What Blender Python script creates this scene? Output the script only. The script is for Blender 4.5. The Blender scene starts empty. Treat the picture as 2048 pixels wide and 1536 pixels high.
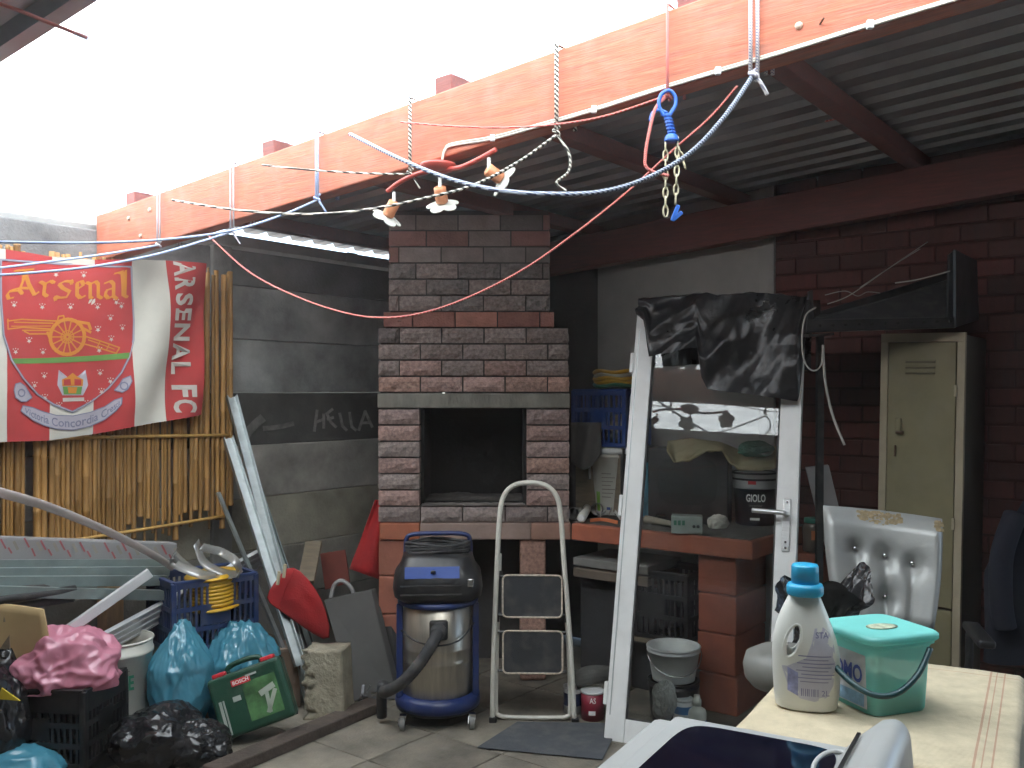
import bpy, bmesh, math, random
from mathutils import Vector, Matrix, Euler, noise
random.seed(7)
S = bpy.context.scene
COL = S.collection
rad = math.radians
# ------------------------------------------------------------------ camera, sky, sun, exposure
FPX, CXP, HY, EYE = 1850.0, 1024.0, 785.0, 1.55      # focal length in photo pixels, centre, horizon, eye height
cam_d = bpy.data.cameras.new('camera')
cam_d.sensor_width = 36.0
cam_d.lens = 36.0 * FPX / 2048.0
cam_d.shift_y = (HY - 768.0) / 2048.0
cam_d.clip_start, cam_d.clip_end = 0.05, 400.0
cam = bpy.data.objects.new('camera', cam_d)
cam.location = (0, 0, EYE)
cam.rotation_euler = (rad(90), 0, 0)
COL.objects.link(cam)
S.camera = cam

SUN_EL, SUN_AZ = rad(58), rad(205)                     # azimuth clockwise from +Y
w = bpy.data.worlds.new('World'); S.world = w; w.use_nodes = True
wn = w.node_tree.nodes; wn.clear()
sky = wn.new('ShaderNodeTexSky'); sky.sky_type = 'NISHITA'; sky.sun_disc = False
sky.sun_elevation = SUN_EL; sky.sun_rotation = SUN_AZ; sky.dust_density = 2.0
bg = wn.new('ShaderNodeBackground'); bg.inputs[1].default_value = 0.11
wo = wn.new('ShaderNodeOutputWorld')
w.node_tree.links.new(sky.outputs[0], bg.inputs[0]); w.node_tree.links.new(bg.outputs[0], wo.inputs[0])
sd = bpy.data.lights.new('sun', 'SUN'); sd.energy = 4.0; sd.angle = rad(0.5); sd.color = (1.0, 0.96, 0.9)
sun = bpy.data.objects.new('sun', sd); COL.objects.link(sun)
sdir = Vector((math.sin(SUN_AZ) * math.cos(SUN_EL), math.cos(SUN_AZ) * math.cos(SUN_EL), math.sin(SUN_EL)))
sun.rotation_euler = (-sdir).to_track_quat('-Z', 'Y').to_euler()
sun.location = sdir * 30
S.view_settings.view_transform = 'Standard'
S.view_settings.look = 'None'
S.view_settings.exposure = 3.25
S.view_settings.gamma = 1.0
S.view_settings.use_curve_mapping = False
S.render.engine = 'CYCLES'
S.cycles.use_denoising = True
S.cycles.max_bounces = 9
S.cycles.diffuse_bounces = 5
S.cycles.glossy_bounces = 4
S.cycles.volume_bounces = 2
S.cycles.transparent_max_bounces = 12
S.cycles.caustics_reflective = False
S.cycles.caustics_refractive = False
S.cycles.sample_clamp_indirect = 6.0

# ------------------------------------------------------------------ frames and photo-to-place helpers
TH = rad(38)
U = Vector((math.sin(TH), math.cos(TH), 0))            # along the panel wall, away from the camera
N = Vector((-math.cos(TH), math.sin(TH), 0))           # out through the panel wall
E2 = -N                                                # along the brick wall, to the right
RZ = -TH                                               # rotation that turns local x to E2 and local y to U
Z = Vector((0, 0, 1))
def rr(px): return (px - CXP) / FPX
def P(px, py, d): return Vector((rr(px) * d, d, EYE - (py - HY) / FPX * d))
def PG(px, py, z=0.0): return P(px, py, (EYE - z) * FPX / (py - HY))
def PO(px, py, o): return P(px, py, o / (N.x * rr(px) + N.y))
def PA(px, py, a): return P(px, py, a / (U.x * rr(px) + U.y))
def W(a, o, z=0.0): return U * a + N * o + Z * z
def PP(px, py, p0, nrm):
    dirv = P(px, py, 1.0) - Vector((0, 0, EYE)); o0 = Vector((0, 0, EYE))
    t = (p0 - o0).dot(nrm) / dirv.dot(nrm)
    return o0 + dirv * t

# ------------------------------------------------------------------ mesh builder
class MB:
    def __init__(s): s.v = []; s.f = []
    def add(s, vs, fs):
        k = len(s.v); s.v.extend(Vector(p) for p in vs); s.f.extend(tuple(i + k for i in f) for f in fs); return s
    def box(s, c, size, m=None):
        c = Vector(c); x, y, z = [t / 2 for t in size]
        vs = [Vector((a * x, b * y, e * z)) for e in (-1, 1) for a, b in ((-1, -1), (1, -1), (1, 1), (-1, 1))]
        if m is not None: vs = [m @ p for p in vs]
        return s.add([c + p for p in vs], [(3, 2, 1, 0), (4, 5, 6, 7), (0, 1, 5, 4), (1, 2, 6, 5), (2, 3, 7, 6), (3, 0, 4, 7)])
    def bar(s, p, q, wd, ht, up=Z):
        p, q = Vector(p), Vector(q); t = (q - p).normalized(); a = t.cross(up)
        if a.length < 1e-4: a = t.cross(Vector((1, 0, 0)))
        a.normalize(); b = a.cross(t).normalized(); a *= wd / 2; b *= ht / 2
        vs = [p - a - b, p + a - b, p + a + b, p - a + b, q - a - b, q + a - b, q + a + b, q - a + b]
        return s.add(vs, [(3, 2, 1, 0), (4, 5, 6, 7), (0, 1, 5, 4), (1, 2, 6, 5), (2, 3, 7, 6), (3, 0, 4, 7)])
    def tube(s, pts, r, n=8, closed=False, caps=True):
        pts = [Vector(p) for p in pts]; m = len(pts); k = len(s.v)
        rs = r if isinstance(r, (list, tuple)) else [r] * m
        prev = None
        for i, p in enumerate(pts):
            if closed: t = pts[(i + 1) % m] - pts[i - 1]
            else: t = pts[min(i + 1, m - 1)] - pts[max(i - 1, 0)]
            t.normalize()
            if prev is None:
                a = t.cross(Z)
                if a.length < 1e-3: a = t.cross(Vector((1, 0, 0)))
            else:
                a = prev - t * prev.dot(t)
                if a.length < 1e-4: a = t.cross(Z)
            a.normalize(); prev = a; b = t.cross(a)
            for j in range(n):
                g = 2 * math.pi * j / n
                s.v.append(p + (a * math.cos(g) + b * math.sin(g)) * rs[i])
        for i in range(m if closed else m - 1):
            i2 = (i + 1) % m
            for j in range(n):
                j2 = (j + 1) % n
                s.f.append((k + i * n + j, k + i * n + j2, k + i2 * n + j2, k + i2 * n + j))
        if caps and not closed:
            s.f.append(tuple(k + j for j in range(n))[::-1]); s.f.append(tuple(k + (m - 1) * n + j for j in range(n)))
        return s
    def lathe(s, prof, n=24, c=(0, 0, 0), sx=1.0, sy=1.0, caps=True):
        c = Vector(c); k = len(s.v)
        for r, z in prof:
            for j in range(n):
                g = 2 * math.pi * j / n
                s.v.append(c + Vector((r * sx * math.cos(g), r * sy * math.sin(g), z)))
        for i in range(len(prof) - 1):
            for j in range(n):
                j2 = (j + 1) % n
                s.f.append((k + i * n + j, k + i * n + j2, k + (i + 1) * n + j2, k + (i + 1) * n + j))
        if caps:
            if prof[0][0] > 1e-5: s.f.append(tuple(k + j for j in range(n))[::-1])
            if prof[-1][0] > 1e-5: s.f.append(tuple(k + (len(prof) - 1) * n + j for j in range(n)))
        return s
    def loft(s, rings, caps=True):
        k = len(s.v); n = len(rings[0])
        for r in rings: s.v.extend(Vector(p) for p in r)
        for i in range(len(rings) - 1):
            for j in range(n):
                j2 = (j + 1) % n
                s.f.append((k + i * n + j, k + i * n + j2, k + (i + 1) * n + j2, k + (i + 1) * n + j))
        if caps:
            s.f.append(tuple(range(k, k + n))[::-1]); s.f.append(tuple(range(k + (len(rings) - 1) * n, k + len(rings) * n)))
        return s
    def grid(s, fn, nu, nv):
        k = len(s.v)
        for j in range(nv + 1):
            for i in range(nu + 1): s.v.append(Vector(fn(i / nu, j / nv)))
        for j in range(nv):
            for i in range(nu):
                a = k + j * (nu + 1) + i
                s.f.append((a, a + 1, a + nu + 2, a + nu + 1))
        return s
    def slab(s, poly, off):                    # planar outline + thickness vector
        off = Vector(off); n = len(poly)
        return s.add([Vector(p) for p in poly] + [Vector(p) + off for p in poly],
                     [tuple(range(n))[::-1], tuple(range(n, 2 * n))] + [(i, (i + 1) % n, n + (i + 1) % n, n + i) for i in range(n)])
    def xf(s, m): s.v = [m @ p for p in s.v]; return s
    def build(s, name, mat, parent=None, smooth=False, bevel=0, world=False, solid=0, seg=2, sub=0, origin=None):
        vs = s.v
        if parent is not None and world:
            inv = MATS[parent.name].inverted(); vs = [inv @ p for p in vs]
        loc = None
        if parent is None:
            xs = [p.x for p in vs]; ys = [p.y for p in vs]; zs = [p.z for p in vs]
            loc = origin or Vector(((min(xs) + max(xs)) / 2, (min(ys) + max(ys)) / 2, min(zs)))
            vs = [p - loc for p in vs]
        me = bpy.data.meshes.new(name); me.from_pydata([tuple(p) for p in vs], [], s.f)
        bm = bmesh.new(); bm.from_mesh(me); bmesh.ops.recalc_face_normals(bm, faces=bm.faces); bm.to_mesh(me); bm.free()
        me.materials.append(mat)
        if smooth:
            for p in me.polygons: p.use_smooth = True
        return link(name, me, parent, loc, bevel, solid, seg, sub)
MATS = {}
def link(name, me, parent=None, loc=None, bevel=0, solid=0, seg=2, sub=0):
    o = bpy.data.objects.new(name, me); COL.objects.link(o)
    if parent is not None: o.parent = parent
    if loc is not None: o.location = loc; MATS[o.name] = Matrix.Translation(loc)
    elif parent is None: MATS[o.name] = Matrix.Identity(4)
    else: MATS[o.name] = MATS[parent.name].copy()
    if solid:
        m = o.modifiers.new('thickness', 'SOLIDIFY'); m.thickness = solid; m.offset = 0
    if bevel:
        m = o.modifiers.new('bevel', 'BEVEL'); m.width = bevel; m.segments = seg; m.limit_method = 'ANGLE'; m.angle_limit = rad(40)
    if sub:
        m = o.modifiers.new('subdivision', 'SUBSURF'); m.levels = sub; m.render_levels = sub
    return o
def tag(o, label=None, cat=None, group=None, kind=None):
    if label: o['label'] = label
    if cat: o['category'] = cat
    if group: o['group'] = group
    if kind: o['kind'] = kind
    return o
def thing(name, label, cat, loc=(0, 0, 0), rz=0.0, rot=None, group=None, kind=None):
    o = bpy.data.objects.new(name, None); COL.objects.link(o)
    e = Euler(rot) if rot is not None else Euler((0, 0, rz))
    o.location = loc; o.rotation_euler = e
    o.empty_display_size = 0.05
    MATS[o.name] = Matrix.Translation(Vector(loc)) @ e.to_matrix().to_4x4()
    return tag(o, label, cat, group, kind)
def smooth_path(pts, n=8):
    pts = [Vector(p) for p in pts]; out = []
    for i in range(len(pts) - 1):
        p0 = pts[max(i - 1, 0)]; p1 = pts[i]; p2 = pts[i + 1]; p3 = pts[min(i + 2, len(pts) - 1)]
        for k in range(n):
            t = k / n; t2 = t * t; t3 = t2 * t
            out.append(0.5 * ((2 * p1) + (p2 - p0) * t + (2 * p0 - 5 * p1 + 4 * p2 - p3) * t2 + (3 * p1 - p0 - 3 * p2 + p3) * t3))
    out.append(pts[-1]); return out
def ridged(p, oct=3):
    s = 0; a = 1.0; t = 0
    for i in range(oct):
        s += a * (1 - 2 * abs(noise.noise(p))); t += a; a *= 0.5; p = p * 2.03 + Vector((5.1, 3.3, 1.7))
    return s / t
def blob(c, rx, ry, rz, seed=0, amp=0.18, freq=2.2, sub=6, flat=None, top=None, m=None):
    bm = bmesh.new(); bmesh.ops.create_icosphere(bm, subdivisions=sub, radius=1.0)
    so = Vector((seed * 3.7, seed * 1.3, seed * 7.1)); mb = MB(); c = Vector(c)
    for v in bm.verts:
        p = v.co.copy(); q = p.copy()
        if top and p.z > 0.3: k = (p.z - 0.3) / 0.7; q.x *= 1 - top * k; q.y *= 1 - top * k
        dd = 1 + amp * ridged(p * freq + so) + amp * 0.8 * noise.noise(p * freq * 0.6 + so)
        q *= dd
        if flat is not None and q.z < flat: q.z = flat + (q.z - flat) * 0.08
        q = Vector((q.x * rx, q.y * ry, q.z * rz))
        if m is not None: q = m @ q
        v.co = c + q
    bm.verts.index_update()
    mb.v = [v.co.copy() for v in bm.verts]; mb.f = [tuple(v.index for v in f.verts) for f in bm.faces]
    bm.free(); return mb
# ------------------------------------------------------------------ writing
TCACHE = {}
def text2d(s, bold=0.0):
    key = (s, bold)
    if key in TCACHE: return TCACHE[key]
    cu = bpy.data.curves.new('t', 'FONT'); cu.body = s; cu.resolution_u = 3; cu.offset = bold; cu.fill_mode = 'FRONT'
    ob = bpy.data.objects.new('t', cu); COL.objects.link(ob)
    dg = bpy.context.evaluated_depsgraph_get(); dg.update()
    me = bpy.data.meshes.new_from_object(ob.evaluated_get(dg))
    vs = [(v.co.x, v.co.y) for v in me.vertices]; fs = [tuple(p.vertices) for p in me.polygons]
    bpy.data.objects.remove(ob); bpy.data.meshes.remove(me); bpy.data.curves.remove(cu)
    x0 = min(v[0] for v in vs); x1 = max(v[0] for v in vs); y0 = min(v[1] for v in vs); y1 = max(v[1] for v in vs)
    vs = [((x - x0) / (x1 - x0), (y - y0) / (y1 - y0)) for x, y in vs]
    TCACHE[key] = (vs, fs); return TCACHE[key]
def write(mb, s, fn, bold=0.0):                 # fn maps the unit square of the text to a point
    vs, fs = text2d(s, bold); return mb.add([fn(u, v) for u, v in vs], fs)
def write_plane(s, o, ex, ey, bold=0.0):
    mb = MB(); o, ex, ey = Vector(o), Vector(ex), Vector(ey)
    return write(mb, s, lambda u, v: o + ex * u + ey * v, bold)
# ------------------------------------------------------------------ materials
def nd(nt, t, **k):
    n = nt.nodes.new(t)
    for a, b in k.items(): setattr(n, a, b)
    return n
def mat(name, col=(0.5, 0.5, 0.5), rough=0.6, metal=0.0, var=0.18, scale=6.0, bump=0.0, bscale=60.0, objcol=False,
        stretch=(1, 1, 1), dust=0.0, sss=0.0, coat=0.0, col2=None, rvar=0.12, detail=5.0, bdist=0.01):
    m = bpy.data.materials.new(name); m.use_nodes = True; nt = m.node_tree; L = nt.links.new
    b = nt.nodes['Principled BSDF']
    tc = nd(nt, 'ShaderNodeTexCoord'); oi = nd(nt, 'ShaderNodeObjectInfo')
    mp = nd(nt, 'ShaderNodeMapping'); mp.inputs['Scale'].default_value = stretch
    L(tc.outputs['Object'], mp.inputs['Vector'])
    ml = nd(nt, 'ShaderNodeMath', operation='MULTIPLY'); ml.inputs[1].default_value = 37.0; L(oi.outputs['Random'], ml.inputs[0])
    nz = nd(nt, 'ShaderNodeTexNoise', noise_dimensions='4D'); nz.inputs['Scale'].default_value = scale; nz.inputs['Detail'].default_value = detail
    nz.inputs['Roughness'].default_value = 0.62
    L(mp.outputs[0], nz.inputs['Vector']); L(ml.outputs[0], nz.inputs['W'])
    cr = nd(nt, 'ShaderNodeValToRGB'); cr.color_ramp.elements[0].position = 0.3; cr.color_ramp.elements[1].position = 0.7
    if objcol:
        cr.color_ramp.elements[0].color = (1 - var,) * 3 + (1,); cr.color_ramp.elements[1].color = (1 + var,) * 3 + (1,)
        mx = nd(nt, 'ShaderNodeMix', data_type='RGBA', blend_type='MULTIPLY'); mx.inputs[0].default_value = 1.0
        L(nz.outputs[0], cr.inputs[0]); L(oi.outputs['Color'], mx.inputs[6]); L(cr.outputs[0], mx.inputs[7]); cout = mx.outputs[2]
    else:
        c2 = col2 or col
        cr.color_ramp.elements[0].color = tuple(max(0, c * (1 - var)) for c in col) + (1,)
        cr.color_ramp.elements[1].color = tuple(min(1, c * (1 + var)) for c in c2) + (1,)
        L(nz.outputs[0], cr.inputs[0]); cout = cr.outputs[0]
    if dust:
        n2 = nd(nt, 'ShaderNodeTexNoise', noise_dimensions='4D'); n2.inputs['Scale'].default_value = scale * 2.3; n2.inputs['Detail'].default_value = 8
        L(tc.outputs['Object'], n2.inputs['Vector']); L(ml.outputs[0], n2.inputs['W'])
        mr = nd(nt, 'ShaderNodeMapRange'); mr.inputs[1].default_value = 0.48; mr.inputs[2].default_value = 0.72; mr.inputs[4].default_value = dust
        L(n2.outputs[0], mr.inputs[0])
        mx2 = nd(nt, 'ShaderNodeMix', data_type='RGBA'); mx2.inputs[7].default_value = (0.27, 0.25, 0.22, 1)
        L(mr.outputs[0], mx2.inputs[0]); L(cout, mx2.inputs[6]); cout = mx2.outputs[2]
    L(cout, b.inputs['Base Color'])
    rm = nd(nt, 'ShaderNodeMapRange'); rm.inputs[3].default_value = max(0.02, rough - rvar); rm.inputs[4].default_value = min(1, rough + rvar)
    L(nz.outputs[0], rm.inputs[0]); L(rm.outputs[0], b.inputs['Roughness'])
    b.inputs['Metallic'].default_value = metal
    b.inputs['Coat Weight'].default_value = coat
    if sss:
        b.inputs['Subsurface Weight'].default_value = sss; b.inputs['Subsurface Radius'].default_value = (0.03, 0.03, 0.03)
    if bump:
        n3 = nd(nt, 'ShaderNodeTexNoise', noise_dimensions='4D'); n3.inputs['Scale'].default_value = bscale; n3.inputs['Detail'].default_value = 6
        L(mp.outputs[0], n3.inputs['Vector']); L(ml.outputs[0], n3.inputs['W'])
        bp = nd(nt, 'ShaderNodeBump'); bp.inputs['Strength'].default_value = bump; bp.inputs['Distance'].default_value = bdist
        L(n3.outputs[0], bp.inputs['Height']); L(bp.outputs[0], b.inputs['Normal'])
    return m
def mat_translucent(name, col, tcol, fac=0.6, rough=0.4, spec=0.08, clear=0.0):
    m = bpy.data.materials.new(name); m.use_nodes = True; nt = m.node_tree; nt.nodes.clear(); L = nt.links.new
    out = nd(nt, 'ShaderNodeOutputMaterial'); d = nd(nt, 'ShaderNodeBsdfDiffuse'); t = nd(nt, 'ShaderNodeBsdfTranslucent'); g = nd(nt, 'ShaderNodeBsdfGlossy')
    tc = nd(nt, 'ShaderNodeTexCoord'); nz = nd(nt, 'ShaderNodeTexNoise'); nz.inputs['Scale'].default_value = 3; nz.inputs['Detail'].default_value = 6
    L(tc.outputs['Object'], nz.inputs['Vector'])
    def ramp(c):
        cr = nd(nt, 'ShaderNodeValToRGB'); cr.color_ramp.elements[0].position = 0.3; cr.color_ramp.elements[1].position = 0.7
        cr.color_ramp.elements[0].color = tuple(x * 0.86 for x in c) + (1,); cr.color_ramp.elements[1].color = tuple(min(1, x * 1.06) for x in c) + (1,)
        L(nz.outputs[0], cr.inputs[0]); return cr.outputs[0]
    L(ramp(col), d.inputs[0]); L(ramp(tcol), t.inputs[0])
    g.inputs['Roughness'].default_value = rough
    m1 = nd(nt, 'ShaderNodeMixShader'); m1.inputs[0].default_value = fac; L(d.outputs[0], m1.inputs[1]); L(t.outputs[0], m1.inputs[2])
    last = m1.outputs[0]
    if clear:
        tr = nd(nt, 'ShaderNodeBsdfTransparent'); m3 = nd(nt, 'ShaderNodeMixShader'); m3.inputs[0].default_value = clear
        L(last, m3.inputs[1]); L(tr.outputs[0], m3.inputs[2]); last = m3.outputs[0]
    m2 = nd(nt, 'ShaderNodeMixShader'); m2.inputs[0].default_value = spec; L(last, m2.inputs[1]); L(g.outputs[0], m2.inputs[2])
    L(m2.outputs[0], out.inputs[0]); return m
def mat_glass(name, tint=(0.9, 0.93, 0.92), rough=0.02, ior=1.5, dirt=0.06):
    m = bpy.data.materials.new(name); m.use_nodes = True; nt = m.node_tree; nt.nodes.clear(); L = nt.links.new
    out = nd(nt, 'ShaderNodeOutputMaterial'); t = nd(nt, 'ShaderNodeBsdfTransparent'); g = nd(nt, 'ShaderNodeBsdfGlossy'); d = nd(nt, 'ShaderNodeBsdfDiffuse')
    t.inputs[0].default_value = tint + (1,); g.inputs['Roughness'].default_value = rough; d.inputs[0].default_value = (0.45, 0.46, 0.45, 1)
    f = nd(nt, 'ShaderNodeFresnel'); f.inputs[0].default_value = ior
    m1 = nd(nt, 'ShaderNodeMixShader'); L(f.outputs[0], m1.inputs[0]); L(t.outputs[0], m1.inputs[1]); L(g.outputs[0], m1.inputs[2])
    tc = nd(nt, 'ShaderNodeTexCoord'); nz = nd(nt, 'ShaderNodeTexNoise'); nz.inputs['Scale'].default_value = 4; nz.inputs['Detail'].default_value = 8; L(tc.outputs['Object'], nz.inputs['Vector'])
    mr = nd(nt, 'ShaderNodeMapRange'); mr.inputs[1].default_value = 0.45; mr.inputs[2].default_value = 0.75; mr.inputs[4].default_value = dirt; L(nz.outputs[0], mr.inputs[0])
    m2 = nd(nt, 'ShaderNodeMixShader'); L(mr.outputs[0], m2.inputs[0]); L(m1.outputs[0], m2.inputs[1]); L(d.outputs[0], m2.inputs[2])
    L(m2.outputs[0], out.inputs[0]); return m
def mat_rope(name, c1, c2, turns=90.0, rough=0.8):       # two-colour braided cord: stripes by world position along the cord
    m = bpy.data.materials.new(name); m.use_nodes = True; nt = m.node_tree; L = nt.links.new; b = nt.nodes['Principled BSDF']
    tc = nd(nt, 'ShaderNodeTexCoord'); wv = nd(nt, 'ShaderNodeTexWave', wave_type='BANDS', bands_direction='DIAGONAL')
    wv.inputs['Scale'].default_value = turns; wv.inputs['Distortion'].default_value = 1.0; wv.inputs['Detail'].default_value = 1
    L(tc.outputs['Object'], wv.inputs['Vector'])
    cr = nd(nt, 'ShaderNodeValToRGB'); cr.color_ramp.interpolation = 'CONSTANT'
    cr.color_ramp.elements[0].color = c1 + (1,); cr.color_ramp.elements[1].color = c2 + (1,); cr.color_ramp.elements[1].position = 0.5
    L(wv.outputs[0], cr.inputs[0]); L(cr.outputs[0], b.inputs['Base Color']); b.inputs['Roughness'].default_value = rough
    return m
def plain(name, col, rough=0.7):
    return mat(name, col, rough, var=0.08)
m_white = mat('white_powder_coat', (0.72, 0.73, 0.72), 0.35, var=0.05, dust=0.12)
m_ladder = mat('cream_enamel', (0.62, 0.60, 0.53), 0.4, var=0.08, dust=0.3)
m_black = mat('black_plastic', (0.012, 0.012, 0.013), 0.38, var=0.3, dust=0.1)
m_blackbag = mat('black_bin_liner', (0.012, 0.012, 0.014), 0.22, var=0.3, bump=0.18, bscale=22, dust=0.05)
m_rubber = mat('dark_rubber', (0.03, 0.03, 0.032), 0.75, var=0.3, bump=0.3, bscale=200, dust=0.25)
m_galv = mat('galvanised_steel', (0.42, 0.46, 0.46), 0.42, metal=0.85, var=0.22, scale=14, dust=0.15)
m_alu = mat('brushed_aluminium', (0.62, 0.63, 0.63), 0.35, metal=0.9, var=0.12, scale=10, stretch=(1, 1, 14), dust=0.08)
m_steel = mat('stainless_drum_steel', (0.50, 0.46, 0.38), 0.36, metal=0.9, var=0.25, scale=5, stretch=(6, 6, 0.7), dust=0.25)
m_chrome = mat('chrome', (0.6, 0.6, 0.6), 0.2, metal=1.0, var=0.1)
m_red = mat('red_fabric', (0.34, 0.012, 0.014), 0.8, var=0.25, bump=0.3, bscale=150)
m_concrete = mat('grey_concrete', (0.25, 0.245, 0.23), 0.9, var=0.28, scale=5, bump=0.5, bscale=70, objcol=False)
# ================================================================== SETTING
m_floor = mat('concrete_paving', (0.20, 0.185, 0.155), 0.85, var=0.5, scale=4.5, bump=0.5, bscale=90, objcol=True, dust=0.25)
m_earth = mat('bare_concrete_ground', (0.10, 0.095, 0.085), 0.95, var=0.3, scale=2, bump=0.4, bscale=30)
g = MB(); g.grid(lambda u, v: ((u - .5) * 300, (v - .5) * 300, -0.03), 8, 8)
ground = tag(g.build('ground', m_earth), 'dusty concrete ground under the covered yard', kind='structure')
pv = MB(); pv.box((0, 0, 0), (0.394, 0.394, 0.03)); pave_me = None
for i in range(-1, 8):
    for j in range(1, 12):
        c = W(0.1 + j * 0.4, 3.08 - i * 0.4, -0.0152)
        if c.y < 1.2: continue
        if pave_me is None:
            o = pv.build('paving_slab', m_floor, ground, bevel=0.004); pave_me = o.data
        else:
            o = link('paving_slab', pave_me, ground, None, 0.004)
        o.location = c - ground.location; o.rotation_euler = (rad(random.uniform(-.25, .25)), rad(random.uniform(-.25, .25)), RZ + rad(random.uniform(-.4, .4)))
        k = random.uniform(0.85, 1.12); o.color = (0.165 * k, 0.145 * k, 0.113 * k, 1)

# ---- roof: beams, purlins, rib-profile sheets
def zb(o): return 2.20 + 0.066 * (4.29 - o)
m_beam = mat('red_stained_timber', (0.40, 0.11, 0.055), 0.66, var=0.34, scale=6, stretch=(1.0, 16, 16), bump=0.4, bscale=14, bdist=0.004, dust=0.22)
m_sheet = mat('weathered_galvanised_sheet', (0.27, 0.27, 0.275), 0.36, metal=0.75, var=0.25, scale=3, dust=0.1)
m_dkbeam = mat('dark_maroon_timber', (0.15, 0.035, 0.026), 0.65, var=0.3, scale=7, stretch=(1.2, 14, 14), bump=0.25, bscale=18, bdist=0.004)
m_clear = mat_translucent('translucent_fibreglass_sheet', (0.55, 0.58, 0.57), (0.86, 0.92, 0.93), 0.72, 0.3, 0.05)
roof = thing('roof', 'lean-to roof of ribbed sheets on red stained timber beams', None, W(2.4, 1, 2.4), RZ, kind='structure')
def beam(a, o0, o1, th, dp, name='beam', dz=0.0, m=None):
    b = MB(); n = 12
    for k in range(n):
        pass
    q = [(o0, 0), (o1, 0), (o1, dp), (o0, dp)]
    poly = [W(a - th / 2, o, zb(o) + dz + h) for o, h in q]
    return b.slab(poly, U * th).build(name, m or m_beam, roof, world=True, bevel=0.006)
main_beam = beam(2.357, 4.40, -3.0, 0.075, 0.225)
beam(0.10, 4.38, -3.0, 0.075, 0.225, m=m_dkbeam); beam(-1.6, 4.38, -3.0, 0.075, 0.225, m=m_dkbeam)
bk = beam(4.70, 4.38, -3.0, 0.09, 0.20, dz=0.02, m=m_dkbeam)
for o in (4.15, 3.10, 2.14, 1.21, 0.27, -0.68, -1.6, -2.5):
    for a0, a1 in ((2.355, 4.98), (-3.1, 1.25)):
        p = MB(); p.box((0, 0, 0), (0.075, a1 - a0, 0.07))
        p.xf(Matrix.Translation(W((a0 + a1) / 2, o, zb(o) + 0.225 + 0.036)) @ Matrix.Rotation(RZ, 4, 'Z')).build('purlin', m_dkbeam, roof, world=True, bevel=0.004)
def sheet_mesh(a0, na, oa=4.56, ob=-3.05):
    prof = []
    for k in range(na):
        t = a0 + k * 0.1715
        prof += [(t + 0.000, 0), (t + 0.088, 0), (t + 0.110, 0.037), (t + 0.149, 0.037)]
    prof.append((a0 + na * 0.1715, 0)); prof.append((a0 + na * 0.1715 + 0.05, 0))
    os_ = [oa + (ob - oa) * t / 4 for t in range(5)]; mb = MB(); n = len(prof)
    for o in os_:
        for a, h in prof: mb.v.append(W(a, o, zb(o) + 0.225 + 0.075 + h))
    for i in range(len(os_) - 1):
        for j in range(n - 1):
            k = i * n + j; mb.f.append((k, k + 1, k + n + 1, k + n))
    return mb
for k in range(4):
    sheet_mesh(2.6115 + k * 0.686, 4).xf(Matrix.Translation((0, 0, 0.0015 * (k % 2)))).build('roof_sheet', m_sheet, roof, world=True, solid=0.0008)
A7 = 2.44 - 7 * 0.1715
def clear_run(a0, nk, dz, oend):                          # a translucent length, then ordinary sheet up the slope
    sheet_mesh(a0, nk, 4.56, oend).xf(Matrix.Translation((0, 0, dz))).build('translucent_sheet', m_clear, roof, world=True)
    sheet_mesh(a0, nk, oend + 0.1, -3.05).xf(Matrix.Translation((0, 0, dz + 0.004))).build('roof_sheet', m_sheet, roof, world=True, solid=0.0008)
clear_run(2.44 - 3 * 0.1715, 4, -0.0033, -0.1); clear_run(A7, 4, -0.0018, -0.1)
for k in range(6):
    a0 = A7 - (k + 1) * 0.686; dz = -0.0048 - 0.0015 * (k % 2)
    sheet_mesh(a0, 4).xf(Matrix.Translation((0, 0, dz))).build('roof_sheet', m_sheet, roof, world=True, solid=0.0008)
# nail heads, knots and a bolt in the main beam
m_nail = mat('rusty_nail', (0.10, 0.06, 0.04), 0.6, metal=0.6)
m_paint_blob = mat('pale_filler', (0.55, 0.42, 0.33), 0.8)
AF = 2.357 - 0.0375
for px, py in ((1598, 52), (258, 437), (300, 420), (282, 472)):
    b = MB(); c = PA(px, py, AF); b.lathe([(0.011, 0), (0.009, 0.006), (0.004, 0.009)], 10)
    b.xf(Matrix.Translation(c) @ Matrix.Rotation(RZ, 4, 'Z') @ Matrix.Rotation(rad(90), 4, 'X')).build('bolt_head', m_paint_blob, roof, world=True, smooth=True)
b = MB(); c = PA(1640, 48, AF); b.tube([c, c - U * 0.03 + E2 * 0.02], 0.0025, 6).build('nail', m_nail, roof, world=True)
m_post = mat('pale_pine_post', (0.42, 0.26, 0.13), 0.75, var=0.2, scale=6, stretch=(10, 10, 1))
b = MB(); b.box((0, 0, 1.09), (0.09, 0.09, 2.18))
post = b.xf(Matrix.Translation(W(2.357, 4.335, 0)) @ Matrix.Rotation(RZ, 4, 'Z')).build('roof_post', m_post, roof, world=True, bevel=0.005)

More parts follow.
